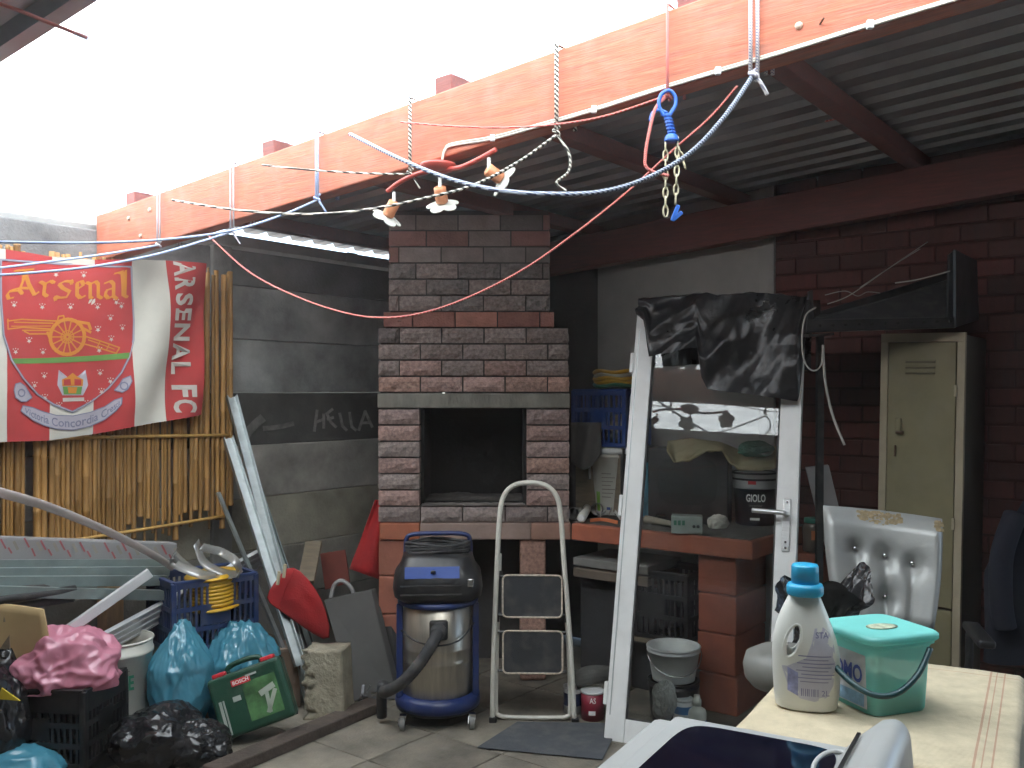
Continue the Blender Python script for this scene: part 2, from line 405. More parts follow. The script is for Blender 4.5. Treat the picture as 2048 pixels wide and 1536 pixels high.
# ---- precast concrete panel wall
m_panel = mat('precast_concrete', (0.25, 0.245, 0.23), 0.92, var=0.48, scale=3.2, dust=0.15, bump=0.45, bscale=80, objcol=True)
pw = thing('concrete_panel_wall', 'grey precast concrete panel wall behind the bamboo screen and fireplace', 'wall', W(2.0, 4.45, 0), RZ)
zrow = [-0.06, 0.35, 0.65, 0.95, 1.25, 1.55, 1.85, 2.15, 2.35]
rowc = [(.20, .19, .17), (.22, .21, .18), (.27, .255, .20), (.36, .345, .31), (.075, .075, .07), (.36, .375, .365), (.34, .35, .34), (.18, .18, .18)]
apost = [-3.1, -1.57, -0.03, 1.50, 3.03, 4.76]
for i in range(len(apost) - 1):
    for r in range(len(zrow) - 1):
        z0, z1 = zrow[r], zrow[r + 1]; b = MB()
        L = apost[i + 1] - apost[i] - 0.1; H = z1 - z0 - 0.0005; n = 8
        # slightly bowed slab with rounded arrises
        b.box((0, 0, 0), (0.05, L + 0.06, H))
        o = b.build('panel', m_panel, pw, bevel=0.008, seg=2)
        c = W((apost[i] + apost[i + 1]) / 2, 4.43 + random.uniform(-.004, .004), (z0 + z1) / 2)
        o.location = MATS[pw.name].inverted() @ c
        o.rotation_euler = (rad(random.uniform(-.05, .05)), rad(random.uniform(-.4, .4)), 0)
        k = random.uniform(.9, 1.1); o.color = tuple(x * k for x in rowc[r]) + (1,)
for a in apost:
    b = MB(); b.box((0, 0, 1.18), (0.13, 0.13, 2.36)); o = b.build('post', m_panel, pw, bevel=0.012); o.color = (.2, .2, .19, 1)
    o.location = MATS[pw.name].inverted() @ W(a, 4.45, 0)
def stroke(mb, pts, wd, f, lift=0.0, nib=None):
    for i in range(len(pts) - 1):
        (x0, y0), (x1, y1) = pts[i], pts[i + 1]
        if nib: nx, ny = nib
        else:
            l = math.hypot(x1 - x0, y1 - y0) or 1; dx, dy = (x1 - x0) / l, (y1 - y0) / l
            nx, ny = -dy * wd / 2, dx * wd / 2; x0 -= dx * wd * .3; y0 -= dy * wd * .3; x1 += dx * wd * .3; y1 += dy * wd * .3
        lf = lift + 0.00006 * i
        k = max(1, int(math.hypot(x1 - x0, y1 - y0) / 40)); vs = []       # short pieces follow the cloth
        for j in range(k + 1):
            x, y = x0 + (x1 - x0) * j / k, y0 + (y1 - y0) * j / k; vs += [f(x - nx, y - ny, lf), f(x + nx, y + ny, lf)]
        mb.add(vs, [(2 * j, 2 * j + 2, 2 * j + 3, 2 * j + 1) for j in range(k)])
    return mb
m_chalk = mat('smudged_chalk', (0.27, 0.265, 0.245), 0.95, var=0.4, scale=30)
fz = lambda x, y, l: PO(460 + x / 6.4, 760 + y / 6.4, 4.4005 - 0.006 - l)
ch = MB()
for pl in ([(1115, 390), (1080, 650)], [(1200, 440), (1200, 610)], [(1090, 545), (1200, 500)], [(1310, 375), (1240, 430), (1290, 540), (1355, 600)], [(1250, 500), (1320, 480)],
           [(1405, 430), (1440, 590), (1490, 640)], [(1530, 420), (1560, 600), (1610, 640)], [(1650, 640), (1730, 400), (1820, 600)], [(1690, 550), (1790, 545)]):
    stroke(ch, pl, 36, fz)
ch.build('chalk_writing', m_chalk, pw, world=True)
sm = MB(); stroke(sm, [(190, 740), (230, 660), (330, 560), (400, 500)], 110, fz); stroke(sm, [(440, 620), (560, 610), (680, 590), (800, 560)], 60, fz)
sm.build('chalk_smudge', mat('faded_smudge', (0.17, 0.165, 0.155), 0.95, var=0.4, scale=20), pw, world=True)

# ---- gutter along the panel wall
m_gutter = mat('white_pvc_gutter', (0.55, 0.56, 0.55), 0.5, var=0.12, dust=0.3)
gt = thing('rain_gutter', 'white plastic rain gutter under the low edge of the roof', 'gutter', W(2.5, 4.5, 2.35), RZ)
prof = [(-0.055, 0.09), (-0.055, 0.03), (-0.035, 0.0), (0.035, 0.0), (0.055, 0.03), (0.055, 0.09)]
def gut(a0, a1, sc, nm):
    b = MB(); n = len(prof)
    for a in (a0, a1):
        for x, h in prof: b.v.append(W(a, 4.50 - x * sc, 2.352 + (h - 0.045) * sc + 0.045 - 0.004))
    for j in range(n - 1): b.f.append((j, j + 1, n + j + 1, n + j))
    return b.build(nm, m_gutter, gt, world=True, solid=0.003)
gut(-3.0, 4.9, 1.0, 'gutter_channel'); gut(3.98, 4.07, 1.1, 'joint_sleeve'); gut(1.0, 1.09, 1.1, 'joint_sleeve')

# ---- back wall: dark smooth panel, grey plaster, red painted brick
m_plaster = mat('grey_plaster', (0.38, 0.372, 0.345), 0.9, var=0.15, scale=4, bump=0.2, bscale=120)
m_nearblack = mat('near_black_plaster', (0.055, 0.053, 0.05), 0.95, var=0.4, scale=4, bump=0.3, bscale=60)  # near-black plaster, evenly mottled
xw0 = PA(1195, 700, 4.83); xw1 = PA(1550, 500, 4.83)
s0 = xw0.dot(E2); s1 = xw1.dot(E2)
def wall_box(s_a, s_b, a_front, th, z0, z1, nm, m, parent=None, bevel=0.004):
    b = MB(); b.box(((s_a + s_b) / 2, a_front + th / 2, (z0 + z1) / 2), (s_b - s_a, th, z1 - z0))
    return b.xf(Matrix.Rotation(RZ, 4, 'Z')).build(nm, m, parent, bevel=bevel, world=parent is not None)
pl = thing('plaster_wall', 'smooth grey plastered wall section between fireplace and red brick', 'wall', E2 * s0 + U * 4.9, RZ)
wall_box(-4.4, s0 - 0.002, 4.86, 0.12, 0, 2.56, 'dark_panel', m_nearblack, pl)
wall_box(s0, s1 - 0.09, 4.83, 0.15, 0, 2.66, 'plaster_panel', m_plaster, pl)
wall_box(s1 - 0.088, s1 - 0.002, 4.82, 0.16, 0, 2.67, 'plaster_pilaster', m_plaster, pl)
m_rbrick = mat('red_painted_brick', (0.2, 0.04, 0.03), 0.7, var=0.25, scale=9, bump=0.4, bscale=60, objcol=True)
m_rmort = mat('red_painted_mortar', (0.055, 0.013, 0.010), 0.85, var=0.3, scale=9, bump=0.4, bscale=80)
bw = thing('painted_brick_wall', 'dark red painted brick wall behind the metal locker', 'wall', E2 * s1 + U * 4.9, RZ)
SB = s1 + 2.35
wall_box(s1, SB, 4.842, 0.14, 0, 2.84, 'mortar_bed', m_rmort, bw, bevel=0)
bme = None; CH = 0.0871
for r in range(31):
    x = s1 + 0.003 - (0.113 if r % 2 else 0)
    while x < SB - 0.05:
        xa, xb = max(x, s1 + 0.003), min(x + 0.222, SB)
        if xb - xa > 0.04:
            if bme is None:
                b = MB(); b.box((0, 0, 0), (1, 0.1, 0.076)); o = b.build('brick', m_rbrick, bw); bme = o.data
            else: o = link('brick', bme, bw)
            bv = o.modifiers.new('bevel', 'BEVEL'); bv.width = 0.004; bv.segments = 1
            o.location = (( xa + xb) / 2 - s1, 4.83 + 0.05 - 4.9 + random.uniform(-.0015, .0015), 0.005 + r * CH + 0.043)
            o.scale = (xb - xa, 1, 1)
            k = random.uniform(.6, 1.25); g2 = random.uniform(.85, 1.3); o.color = (0.10 * k, 0.022 * k * g2, 0.016 * k * g2, 1)
        x += 0.2325
m_brown = mat('brown_face_brick', (0.13, 0.085, 0.06), 0.9, var=0.3, scale=8)
# unseen walls added behind and beside the viewer to block low sky light
hw = tag(MB().box((0, 0, 0), (9.5, 0.2, 3.3)).xf(Matrix.Translation(W(-3.3, 0.5, 1.65)) @ Matrix.Rotation(RZ, 4, 'Z')).build('rear_blocking_wall', m_brown), 'unseen plain wall added behind the viewer to block frontal sky light', kind='structure')
sw = tag(MB().box((0, 0, 0), (0.2, 8.4, 3.3)).xf(Matrix.Translation(W(0.9, -3.0, 1.65)) @ Matrix.Rotation(RZ, 4, 'Z')).build('side_blocking_wall', m_brown), 'unseen plain side wall added to block sky light from the right', kind='structure')

# ================================================================== FIREPLACE AND COUNTER
FY = 4.96
def fx(px): return rr(px) * FY
def fzv(py): return EYE - (py - HY) / FPX * FY
m_rock = mat('split_face_brick', (0.22, 0.17, 0.15), 0.95, var=0.45, scale=60, bump=0.8, bscale=150, objcol=True, bdist=0.005)
m_smooth = mat('clay_brick', (0.28, 0.09, 0.06), 0.9, var=0.25, scale=12, bump=0.5, bscale=90, objcol=True)
m_mort = mat('sooty_mortar', (0.05, 0.046, 0.043), 0.95, var=0.3, scale=14, bump=0.5, bscale=70)
m_firesoot = mat('firebox_soot', (0.010, 0.0095, 0.009), 0.95, var=0.4, scale=9, bump=0.4, bscale=40)
m_redpaint = mat('red_oxide_paint', (0.30, 0.085, 0.045), 0.72, var=0.22, scale=7, bump=0.3, bscale=50, objcol=True)
fp = thing('brick_fireplace', 'built-in brick barbecue fireplace with tall chimney and open black firebox', 'fireplace', (fx(948), FY + 0.25, 0), 0)
fpi = MATS[fp.name].inverted()
def rock_mesh(seed, wd):
    mb = MB(); nu, nv = (6, 3); so = Vector((seed * 5.3, seed * 2.1, 0.7)); D = 0.10
    def fn(u, v):
        ed = min(u, 1 - u) * 2 * 3; ee = min(v, 1 - v) * 2 * 1.5; k = min(1, ed) * min(1, ee + .25) if 0 < u < 1 and 0 < v < 1 else 0
        x = (u - .5) * wd; z = (v - .5) * 0.078
        return Vector((x, -k * (0.010 + 0.012 * noise.noise(Vector((x * 22, 0, z * 30)) + so)), z))
    mb.grid(fn, nu, nv)
    bx = MB(); bx.box((0, D / 2, 0), (wd, D, 0.078)); bx.f = [f for f in bx.f if f != (0, 1, 5, 4)]
    mb.add(bx.v, bx.f); return mb
rock = {}
GREY, PINK, ORNG, DARK, RED = (.235, .190, .174), (.30, .20, .176), (.33, .21, .17), (.17, .148, .14), (.25, .11, .088)
def put_brick(xa, xb, z, y, col, kind='rock', rz=0.0):
    wd = round((xb - xa) / 0.01) * 0.01; var = random.randrange(4); key = (kind, wd, var)
    if key not in rock:
        if kind == 'rock': mb = rock_mesh(random.randrange(99), xb - xa)
        else: mb = MB().box((0, 0.05, 0), (xb - xa, 0.1, 0.078))
        o = mb.build('brick', m_rock if kind == 'rock' else m_smooth, fp); rock[key] = o.data
    else: o = link('brick', rock[key], fp)
    o.location = fpi @ Vector(((xa + xb) / 2, y + random.uniform(-.003, .003), z))
    o.rotation_euler = (0, 0, rz + rad(random.uniform(-.5, .5)))
    k = random.uniform(.82, 1.15); o.color = tuple(c * k for c in col) + (1,)
def lay(xa, xb, z, y, cols, off=0.0, kind='rock', BL=0.2275):
    x = xa - off * BL
    while x < xb - 0.03:
        a, c = max(x, xa), min(x + BL - 0.007, xb)
        if c - a > 0.035: put_brick(a, c, z, y, random.choice(cols), kind)
        x += BL
X0, X1, XA, XB = fx(757), fx(1138), fx(840), fx(1052)
Z0 = 0.853
rowcols = {0: [GREY, GREY, PINK], 8: [PINK, ORNG, ORNG, PINK], 9: [GREY, GREY, PINK], 10: [GREY], 11: [GREY, GREY, DARK]}
for k in range(12):
    zc = Z0 + k * CH + CH / 2
    if 1 <= k <= 6:
        cl = [PINK, ORNG] if k in (1, 3, 5) else [GREY, (.26, .19, .175)]
        put_brick(X0, XA - 0.004, zc, FY, random.choice(cl)); put_brick(XB + 0.004, X1, zc, FY, random.choice(cl))
    elif k != 7:
        lay(X0, X1, zc, FY, rowcols[k], 0.5 if k % 2 else 0.0)
    # flanks
    for sx, rz in ((X0, rad(-90)), (X1, rad(90))):
        for q in range(2):
            zc2 = zc
            xa = sx; yy = FY + 0.115 + 0.2275 * q + 0.11
            wd = 0.2175; var = random.randrange(4); key = ('rock', 0.22, var)
            if key in rock:
                o = link('brick', rock[key], fp); o.location = fpi @ Vector((sx, yy, zc2)); o.rotation_euler = (0, 0, rz)
                kk = random.uniform(.7, 1.0); o.color = tuple(c * kk for c in random.choice([GREY, DARK, PINK])) + (1,)
# lintel
lt = MB(); lt.box(((X0 + X1) / 2, FY + 0.058, Z0 + 7.5 * CH), (X1 - X0 + 0.012, 0.12, 0.079))
lt.build('lintel', mat('stained_concrete_lintel', (0.17, 0.165, 0.14), 0.9, var=0.55, scale=6, bump=0.6, bscale=60, stretch=(1, 1, .4)), fp, world=True, bevel=0.006)
# core behind the facing bricks, and firebox
core = MB(); YD = FY + 0.55
for c in (((X0 + XA) / 2, XA - X0), ((XB + X1) / 2, X1 - XB)):
    core.box((c[0], (FY + 0.012 + YD) / 2, Z0 + 3.5 * CH), (c[1] - 0.014, YD - FY - 0.012, 7 * CH))
core.box(((X0 + X1) / 2, (FY + 0.013 + YD) / 2, Z0 + 9.98 * CH), (X1 - X0 - 0.016, YD - FY - 0.013, 3.96 * CH))
core.build('mortar_core', m_mort, fp, world=True)
fb = MB(); xm = (XA + XB) / 2
fb.box((xm, YD - 0.05, Z0 + 4 * CH), (XB - XA - .004, 0.05, 6 * CH - .004)); fb.box((XA + 0.004, FY + .3, Z0 + 4 * CH), (0.02, 0.44, 6 * CH - .004)); fb.box((XB - 0.004, FY + .3, Z0 + 4 * CH), (0.02, 0.44, 6 * CH - .004))
fb.box((xm, FY + 0.32, Z0 + 7.0 * CH + 0.008), (XB - XA - .004, 0.4, 0.02)); fb.box((xm, FY + 0.33, Z0 + CH + 0.004), (XB - XA - .006, 0.42, 0.02))
fb.build('firebox', m_firesoot, fp, world=True)
ash = MB(); ash.grid(lambda u, v: Vector((XA + .02 + u * (XB - XA - .04), FY + .14 + v * .36, Z0 + CH + 0.016 + 0.03 * max(0, noise.noise(Vector((u * 3, v * 3, 2))) + .2 * noise.noise(Vector((u * 19, v * 19, 5)))))), 24, 14)
ash.build('ash_bed', mat('wood_ash', (0.07, 0.062, 0.055), 1.0, var=0.6, scale=20, bump=0.8, bscale=60), fp, world=True, smooth=True)
# mortar smear on sill
sl = MB(); sl.grid(lambda u, v: Vector((XA + .004 + u * (XB - XA - .008), FY - .004 + v * .16, Z0 + CH + 0.0045 + 0.006 * abs(noise.noise(Vector((u * 9, v * 6, 1)))))), 24, 6)
sl.build('hearth_sill', mat('ash_grey_mortar', (0.19, 0.17, 0.155), 0.95, var=0.4, scale=10, bump=0.6, bscale=60), fp, world=True, smooth=True)
# upper chimney
U0, U1 = fx(777), fx(1100)
lay(fx(767), fx(1108), Z0 + 12.5 * CH, FY, [RED, RED, (.36, .16, .12)], 0.3, 'smooth')
for k in range(13, 19):
    zc = Z0 + k * CH + CH / 2
    cl = [GREY, DARK] if k < 16 else ([DARK, GREY, (.26, .13, .11)] if k == 16 else [(.24, .12, .105), DARK, GREY])
    lay(U0, U1, zc, FY + 0.012, cl, (0.35, 0.75, 0.1)[k % 3], 'rock' if k < 16 else 'smooth')
c2 = MB(); c2.box(((U0 + U1) / 2, (FY + 0.024 + YD) / 2, Z0 + 15.6 * CH), (U1 - U0 - 0.014, YD - FY - 0.024, 7.3 * CH)); c2.build('chimney_core', m_mort, fp, world=True)
# nail in the chimney
MB().tube([(fx(795), FY + .01, fzv(642)), (fx(800), FY - .03, fzv(642))], 0.003, 6).build('nail', m_chrome, fp, world=True)
# support slab and piers of the fireplace
def slab_piece(xa, xb, nm, col, z0=0.762, z1=0.851, y0=FY - 0.012):
    b = MB(); b.box(((xa + xb) / 2, y0 + 0.28, (z0 + z1) / 2), (xb - xa - .003, 0.56, z1 - z0)); o = b.build(nm, m_redpaint, fp, world=True, bevel=0.006); o.color = col + (1,)
slab_piece(X0 + .005, XA, 'support_slab', (.38, .125, .065)); slab_piece(XA, fx(1062), 'support_slab', (.30, .215, .18), y0=FY - .009)
slab_piece(fx(1062), X1 + .01, 'support_slab', (.30, .17, .125), y0=FY - .014)
zl = [0.0, 0.164, 0.36, 0.566, 0.76]
for i in range(4):
    b = MB(); b.box(((X0 + fx(812)) / 2, FY + 0.2, (zl[i] + zl[i + 1]) / 2), (fx(812) - X0, 0.39, zl[i + 1] - zl[i] - 0.006)); o = b.build('pier_block', m_redpaint, fp, world=True, bevel=0.006); k = random.uniform(.9, 1.1); o.color = (.33 * k, .12 * k, .075 * k, 1)
    b = MB(); b.box(((fx(1040) + fx(1092)) / 2, FY + 0.2, (zl[i] + zl[i + 1]) / 2), (fx(1092) - fx(1040), 0.39, zl[i + 1] - zl[i] - 0.006)); o = b.build('pier_block', m_rock, fp, world=True, bevel=0.014, seg=3); k = random.uniform(.9, 1.1); o.color = (.34 * k, .20 * k, .155 * k, 1)
b = MB(); b.box(((X0 + X1) / 2, YD - .1, 0.38), (X1 - X0 - .3, 0.05, 0.75)); b.build('shade_panel', m_nearblack, fp, world=True)  # dark sheet added behind the piers so the space under the firebox stays black
# counter
ct = thing('brick_counter', 'red painted counter slab on block piers joining the fireplace to the brick wall', 'counter', (0.9, 4.7, 0), RZ)
A0 = Vector((0.315, 4.93, 0.764)); B0 = Vector((1.122, 4.317, 0.764))
b = MB(); b.slab([A0, B0, B0 + U * 0.70, A0 + U * 0.70], (0, 0, 0.089)); o = b.build('counter_slab', m_redpaint, ct, world=True, bevel=0.008); o.color = (.36, .105, .055, 1)
b = MB(); b.slab([A0 + Vector((0.01, 0.03, 0.0905)), B0 + Vector((-0.005, 0.03, 0.0905)), B0 + U * 0.69 + Vector((0, 0, 0.0905)), A0 + U * 0.69 + Vector((0, 0, 0.0905))], (0, 0, 0.003)); b.build('dirty_top', mat('grimy_cement_top', (0.10, 0.09, 0.078), 0.9, var=0.45, scale=9, bump=0.4, bscale=50), ct, world=True)
for i in range(4):
    hh = [0, .19, .385, .575, .762]; c = PA(1435, 1300, 4.14) + U * 0.17
    b = MB(); b.box((0, 0, 0), (0.2, 0.36, hh[i + 1] - hh[i] - 0.005)); b.xf(Matrix.Translation(Vector((c.x, c.y, (hh[i] + hh[i + 1]) / 2)) + E2 * random.uniform(-.006, .006)) @ Matrix.Rotation(RZ, 4, 'Z'))
    o = b.build('pier_block', m_redpaint, ct, world=True, bevel=0.008); k = random.uniform(.85, 1.1); o.color = (.33 * k, .09 * k, .05 * k, 1)
# ================================================================== LEFT SIDE
# ---- bamboo screen
m_reed = mat('dry_bamboo', (0.35, 0.2, 0.06), 0.6, var=0.3, scale=10, objcol=True, stretch=(6, 6, 0.6), bump=0.2, bscale=40)
bs = thing('bamboo_screen', 'golden split bamboo screen hung against the concrete panel wall', 'screen', W(2.4, 4.3, 0.75), RZ)
bsi = MATS[bs.name].inverted()
def reed_mesh(r, L, seed):
    b = MB(); rnd = random.Random(seed); pts = []; rs = []; z = 0.0
    while z < L:
        pts += [(0, 0, z), (0, 0, z + 0.006), (0, 0, z + 0.012)]; rs += [r, r * 1.14, r]; z += rnd.uniform(0.16, 0.34)
    pts.append((0, 0, L)); rs.append(r * 0.97)
    return b.tube(pts, rs, 7)
reeds = {}
a = 1.02; i = 0
while a < 3.02:
    wdt = random.choice([0.014, 0.018, 0.022, 0.028, 0.032]) * (0.9 if a > 2.3 else 1.05); var = random.randrange(3); key = (round(wdt, 3), var)
    gap = random.choice([-.002, -.001, 0, 0.001, 0.004]) if a < 2.3 else random.choice([0.0, 0.002, 0.005, 0.010])
    pz0 = 0.80 + random.uniform(-.03, .05) + (0.0 if a < 2.3 else random.uniform(-.06, .12))
    for h0, h1 in ((0.205, 0.215), ):
        pass
    skip = 1.915 < a < 1.955 or 2.03 < a < 2.045
    if not skip:
        L = 1.50
        if key not in reeds:
            o = reed_mesh(wdt / 2, L, i).build('reed', m_reed, bs, smooth=True); reeds[key] = o.data
        else: o = link('reed', reeds[key], bs)
        o.location = bsi @ W(a + wdt / 2, 4.275 + random.uniform(-.006, .006), pz0)
        o.scale = (1, 1, (2.19 + random.uniform(-.02, .02) - pz0) / L)
        o.rotation_euler = (rad(random.uniform(-.25, .25)), rad(random.uniform(-.5, .5) + (a - 2.6) * .8 if a > 2.6 else random.uniform(-.4, .4)), random.uniform(0, 6))
        k = random.uniform(.65, 1.15); t = random.random(); o.color = ((.32 + .07 * t) * k, (.165 + .045 * t) * k, (.045 + .02 * t) * k, 1)
    a += wdt + gap; i += 1
for (z, dz) in ((1.34, -0.02), (0.86, 0.03)):
    b = MB(); b.tube(smooth_path([W(1.0, 4.258, z), W(1.9, 4.256, z), W(2.4, 4.258, z + dz * .3), W(2.98, 4.258, z + dz)], 4), 0.009, 7)
    o = b.build('cross_cane', m_reed, bs, world=True, smooth=True); o.color = (.42, .25, .07, 1)

# ---- flag
OF = 4.20
def fl(px, py, lift=0.0):
    p = PO(px, py, OF); a = p.dot(U); z = p.z
    wv = 0.014 * math.sin((a - 2.0) * 9 + z * 3.0) + 0.020 * math.sin(a * 17 - z * 9.0) * max(0, min(1, (px - 200) / 120)) + 0.004 * noise.noise(Vector((a * 9, z * 9, 0)))
    return p + E2 * (wv + lift)
m_cw = mat('white_flag_cloth', (0.50, 0.48, 0.42), 0.9, var=0.08, bump=0.25, bscale=400, bdist=0.001)
m_cr = mat('red_flag_cloth', (0.38, 0.038, 0.038), 0.9, var=0.10, bump=0.25, bscale=400, bdist=0.001)
m_cy = mat('yellow_print', (0.50, 0.19, 0.025), 0.9, var=0.08); m_cg = mat('green_print', (0.10, 0.22, 0.05), 0.9)
m_cb = mat('slate_blue_print', (0.16, 0.16, 0.23), 0.9); m_cs = mat('star_print', (0.46, 0.42, 0.38), 0.9); m_clil = mat('lilac_print', (0.34, 0.32, 0.36), 0.9)
flag = thing('football_flag', 'red and white supporters flag with cannon crest pinned to the bamboo screen', 'flag', fl(150, 880), RZ)
top = [(-160, 472), (0, 496), (60, 505), (100, 513), (185, 520), (264, 518), (338, 520), (408, 528)]
bot = [(-160, 862), (0, 884), (104, 881), (190, 868), (264, 853), (338, 842), (410, 829)]
def interp(tb, x):
    for (x0, y0), (x1, y1) in zip(tb, tb[1:]):
        if x <= x1: return y0 + (y1 - y0) * (x - x0) / (x1 - x0)
    return tb[-1][1]
xs = [-160, -75, 14, 104, 187, 264, 337, 407]
for i in range(7):
    xa, xb = xs[i], xs[i + 1]; dbl = (0, 3, 2, 3, 0, -2, 3, 3)
    def fn(u, v):
        x = xa + (xb - xa) * u; x += (dbl[i] * (1 - u) + dbl[i + 1] * u) * math.sin(v * 4.5)
        yt, yb = interp(top, xa + (xb - xa) * u), interp(bot, xa + (xb - xa) * u); return fl(x, yt + (yb - yt) * v)
    MB().grid(fn, 14, 60).build('stripe', (m_cr, m_cw)[i % 2], flag, world=True, smooth=True)
def fpoly(pts, m, nm, lift, parent=flag, f=fl):
    # fan from centre with subdivided rim so that the print follows the cloth
    cx = sum(p[0] for p in pts) / len(pts); cy = sum(p[1] for p in pts) / len(pts); rim = []
    for (x0, y0), (x1, y1) in zip(pts, pts[1:] + pts[:1]):
        for t in range(4): rim.append((x0 + (x1 - x0) * t / 4, y0 + (y1 - y0) * t / 4))
    mb = MB(); n = len(rim); R = 5; mb.v.append(f(cx, cy, lift))
    for k in range(1, R + 1):
        for x, y in rim: mb.v.append(f(cx + (x - cx) * k / R, cy + (y - cy) * k / R, lift))
    for j in range(n): mb.f.append((0, 1 + j, 1 + (j + 1) % n))
    for k in range(R - 1):
        for j in range(n): mb.f.append((1 + k * n + j, 1 + (k + 1) * n + j, 1 + (k + 1) * n + (j + 1) % n, 1 + k * n + (j + 1) % n))
    return mb.build(nm, m, parent, world=True, smooth=True)
shield = [(4, 519), (60, 523), (130, 529), (200, 533), (262, 534), (266, 590), (269, 640), (266, 680), (257, 712), (240, 745), (215, 776), (182, 803), (147, 824), (110, 809), (78, 789), (48, 757), (24, 720), (8, 670), (4, 600)]
fpoly(shield, m_cr, 'shield_field', 0.0016)
ol = MB(); stroke(ol, shield + shield[:1], 4.2, fl, 0.0024); ol.build('shield_outline', m_cb, flag, world=True)
ol = MB(); stroke(ol, shield + shield[:1], 1.7, fl, 0.0034); ol.build('shield_outline', m_clil, flag, world=True)
zf = lambda x, y, l: fl(x / 4.876, 480 + y / 4.876, l)
lt = MB(); NB = (17, -12)
for pl in ([(115, 490), (80, 530), (95, 572), (140, 560)], [(110, 500), (200, 490), (240, 390), (245, 310)], [(155, 300), (250, 292), (330, 285)], [(250, 300), (290, 430), (345, 535), (385, 505)], [(130, 485), (210, 465), (300, 470)], [(195, 480), (230, 525)],
           [(395, 405), (440, 430), (432, 525), (465, 550)], [(440, 430), (492, 398), (525, 420)],
           [(690, 410), (625, 402), (570, 430), (605, 470), (670, 505), (640, 560), (570, 565), (535, 550), (545, 588)], [(680, 395), (690, 430)],
           [(735, 420), (780, 402), (800, 440), (745, 478)], [(738, 415), (738, 535), (770, 570), (812, 545)],
           [(825, 415), (862, 432), (860, 560), (880, 572)], [(862, 435), (915, 405), (942, 432), (940, 550), (975, 572)],
           [(1005, 425), (1062, 402), (1092, 430), (1090, 550), (1125, 578)], [(1090, 470), (1022, 492), (1010, 540), (1040, 572), (1090, 545)],
           [(1105, 330), (1150, 318), (1200, 330), (1200, 540), (1240, 560)], [(1180, 305), (1190, 540)], [(1215, 300), (1210, 545)]):
    stroke(lt, pl, 0, zf, 0.0028, nib=NB); stroke(lt, pl, 15, zf, 0.0036)
lt.build('crest_lettering', m_cy, flag, world=True)
# cannon
cn = MB(); cx, cy, r = 655, 945, 158
circ = [(cx + r * math.cos(t * math.pi / 14), cy + r * 1.08 * math.sin(t * math.pi / 14)) for t in range(29)]
stroke(cn, circ, 34, zf, 0.0028)
stroke(cn, [(cx + 60 * math.cos(t * math.pi / 7), cy + 62 * math.sin(t * math.pi / 7)) for t in range(15)], 9, zf, 0.003)
stroke(cn, [(cx + 20 * math.cos(t * math.pi / 4), cy + 20 * math.sin(t * math.pi / 4)) for t in range(9)], 18, zf, 0.0032)
for t in range(14): stroke(cn, [(cx + 22 * math.cos(t * math.pi / 7), cy + 24 * math.sin(t * math.pi / 7)), (cx + r * math.cos(t * math.pi / 7), cy + r * 1.08 * math.sin(t * math.pi / 7))], 13, zf, 0.003)
for pl, wd in (([(555, 790), (225, 772), (80, 790)], 13), ([(85, 770), (85, 870)], 12), ([(85, 868), (235, 850), (500, 868)], 13), ([(150, 800), (520, 812)], 12), ([(120, 840), (500, 838)], 9), ([(230, 880), (490, 880)], 12), ([(250, 890), (300, 915), (480, 915)], 14),
               ([(560, 790), (570, 745), (615, 738), (625, 775)], 14), ([(700, 790), (850, 815), (870, 870)], 28), ([(780, 850), (870, 900)], 24), ([(820, 940), (1155, 1050), (1120, 1105), (800, 1010)], 14), ([(850, 975), (1100, 1065)], 10), ([(960, 990), (930, 1050)], 10), ([(1050, 1020), (1020, 1075)], 10), ([(470, 900), (520, 1030)], 22)):
    stroke(cn, pl, wd, zf, 0.0033)
cn.build('cannon', m_cy, flag, world=True)
gb = MB(); gb.grid(lambda u, v: fl(24 + 232 * u, 723 - 11 * u * u + (8 + 1 * u) * (v - .5) * 1.3 - 1, 0.0030), 30, 1); gb.build('green_band', m_cg, flag, world=True, smooth=True)
st = MB()
for x, y in ((540, 340), (800, 348), (148, 635), (420, 655), (680, 658), (932, 658), (1118, 612), (1172, 648), (1060, 768), (940, 878), (1188, 862), (1072, 970), (295, 985), (160, 1092), (430, 1095), (950, 1080), (445, 1328), (965, 1300), (348, 1420), (1065, 1380), (980, 1482), (450, 1540), (590, 1620), (855, 1600)):
    pts = []
    for t in range(10):
        rr_ = (26, 11)[t % 2]; g_ = math.pi / 2 + t * math.pi / 5; pts.append((x + rr_ * math.cos(g_), y + rr_ * 0.95 * math.sin(g_)))
    st.add([zf(px, py, 0.0032) for px, py in pts], [tuple(range(10))])
    for dx in (-24, 0, 24): st.add([zf(x + dx + q, y - 34 + abs(dx) * .2 + e, 0.0032) for q, e in ((-5, -5), (5, -5), (5, 6), (-5, 6))], [(0, 1, 2, 3)])
st.build('star_marks', m_cs, flag, world=True)
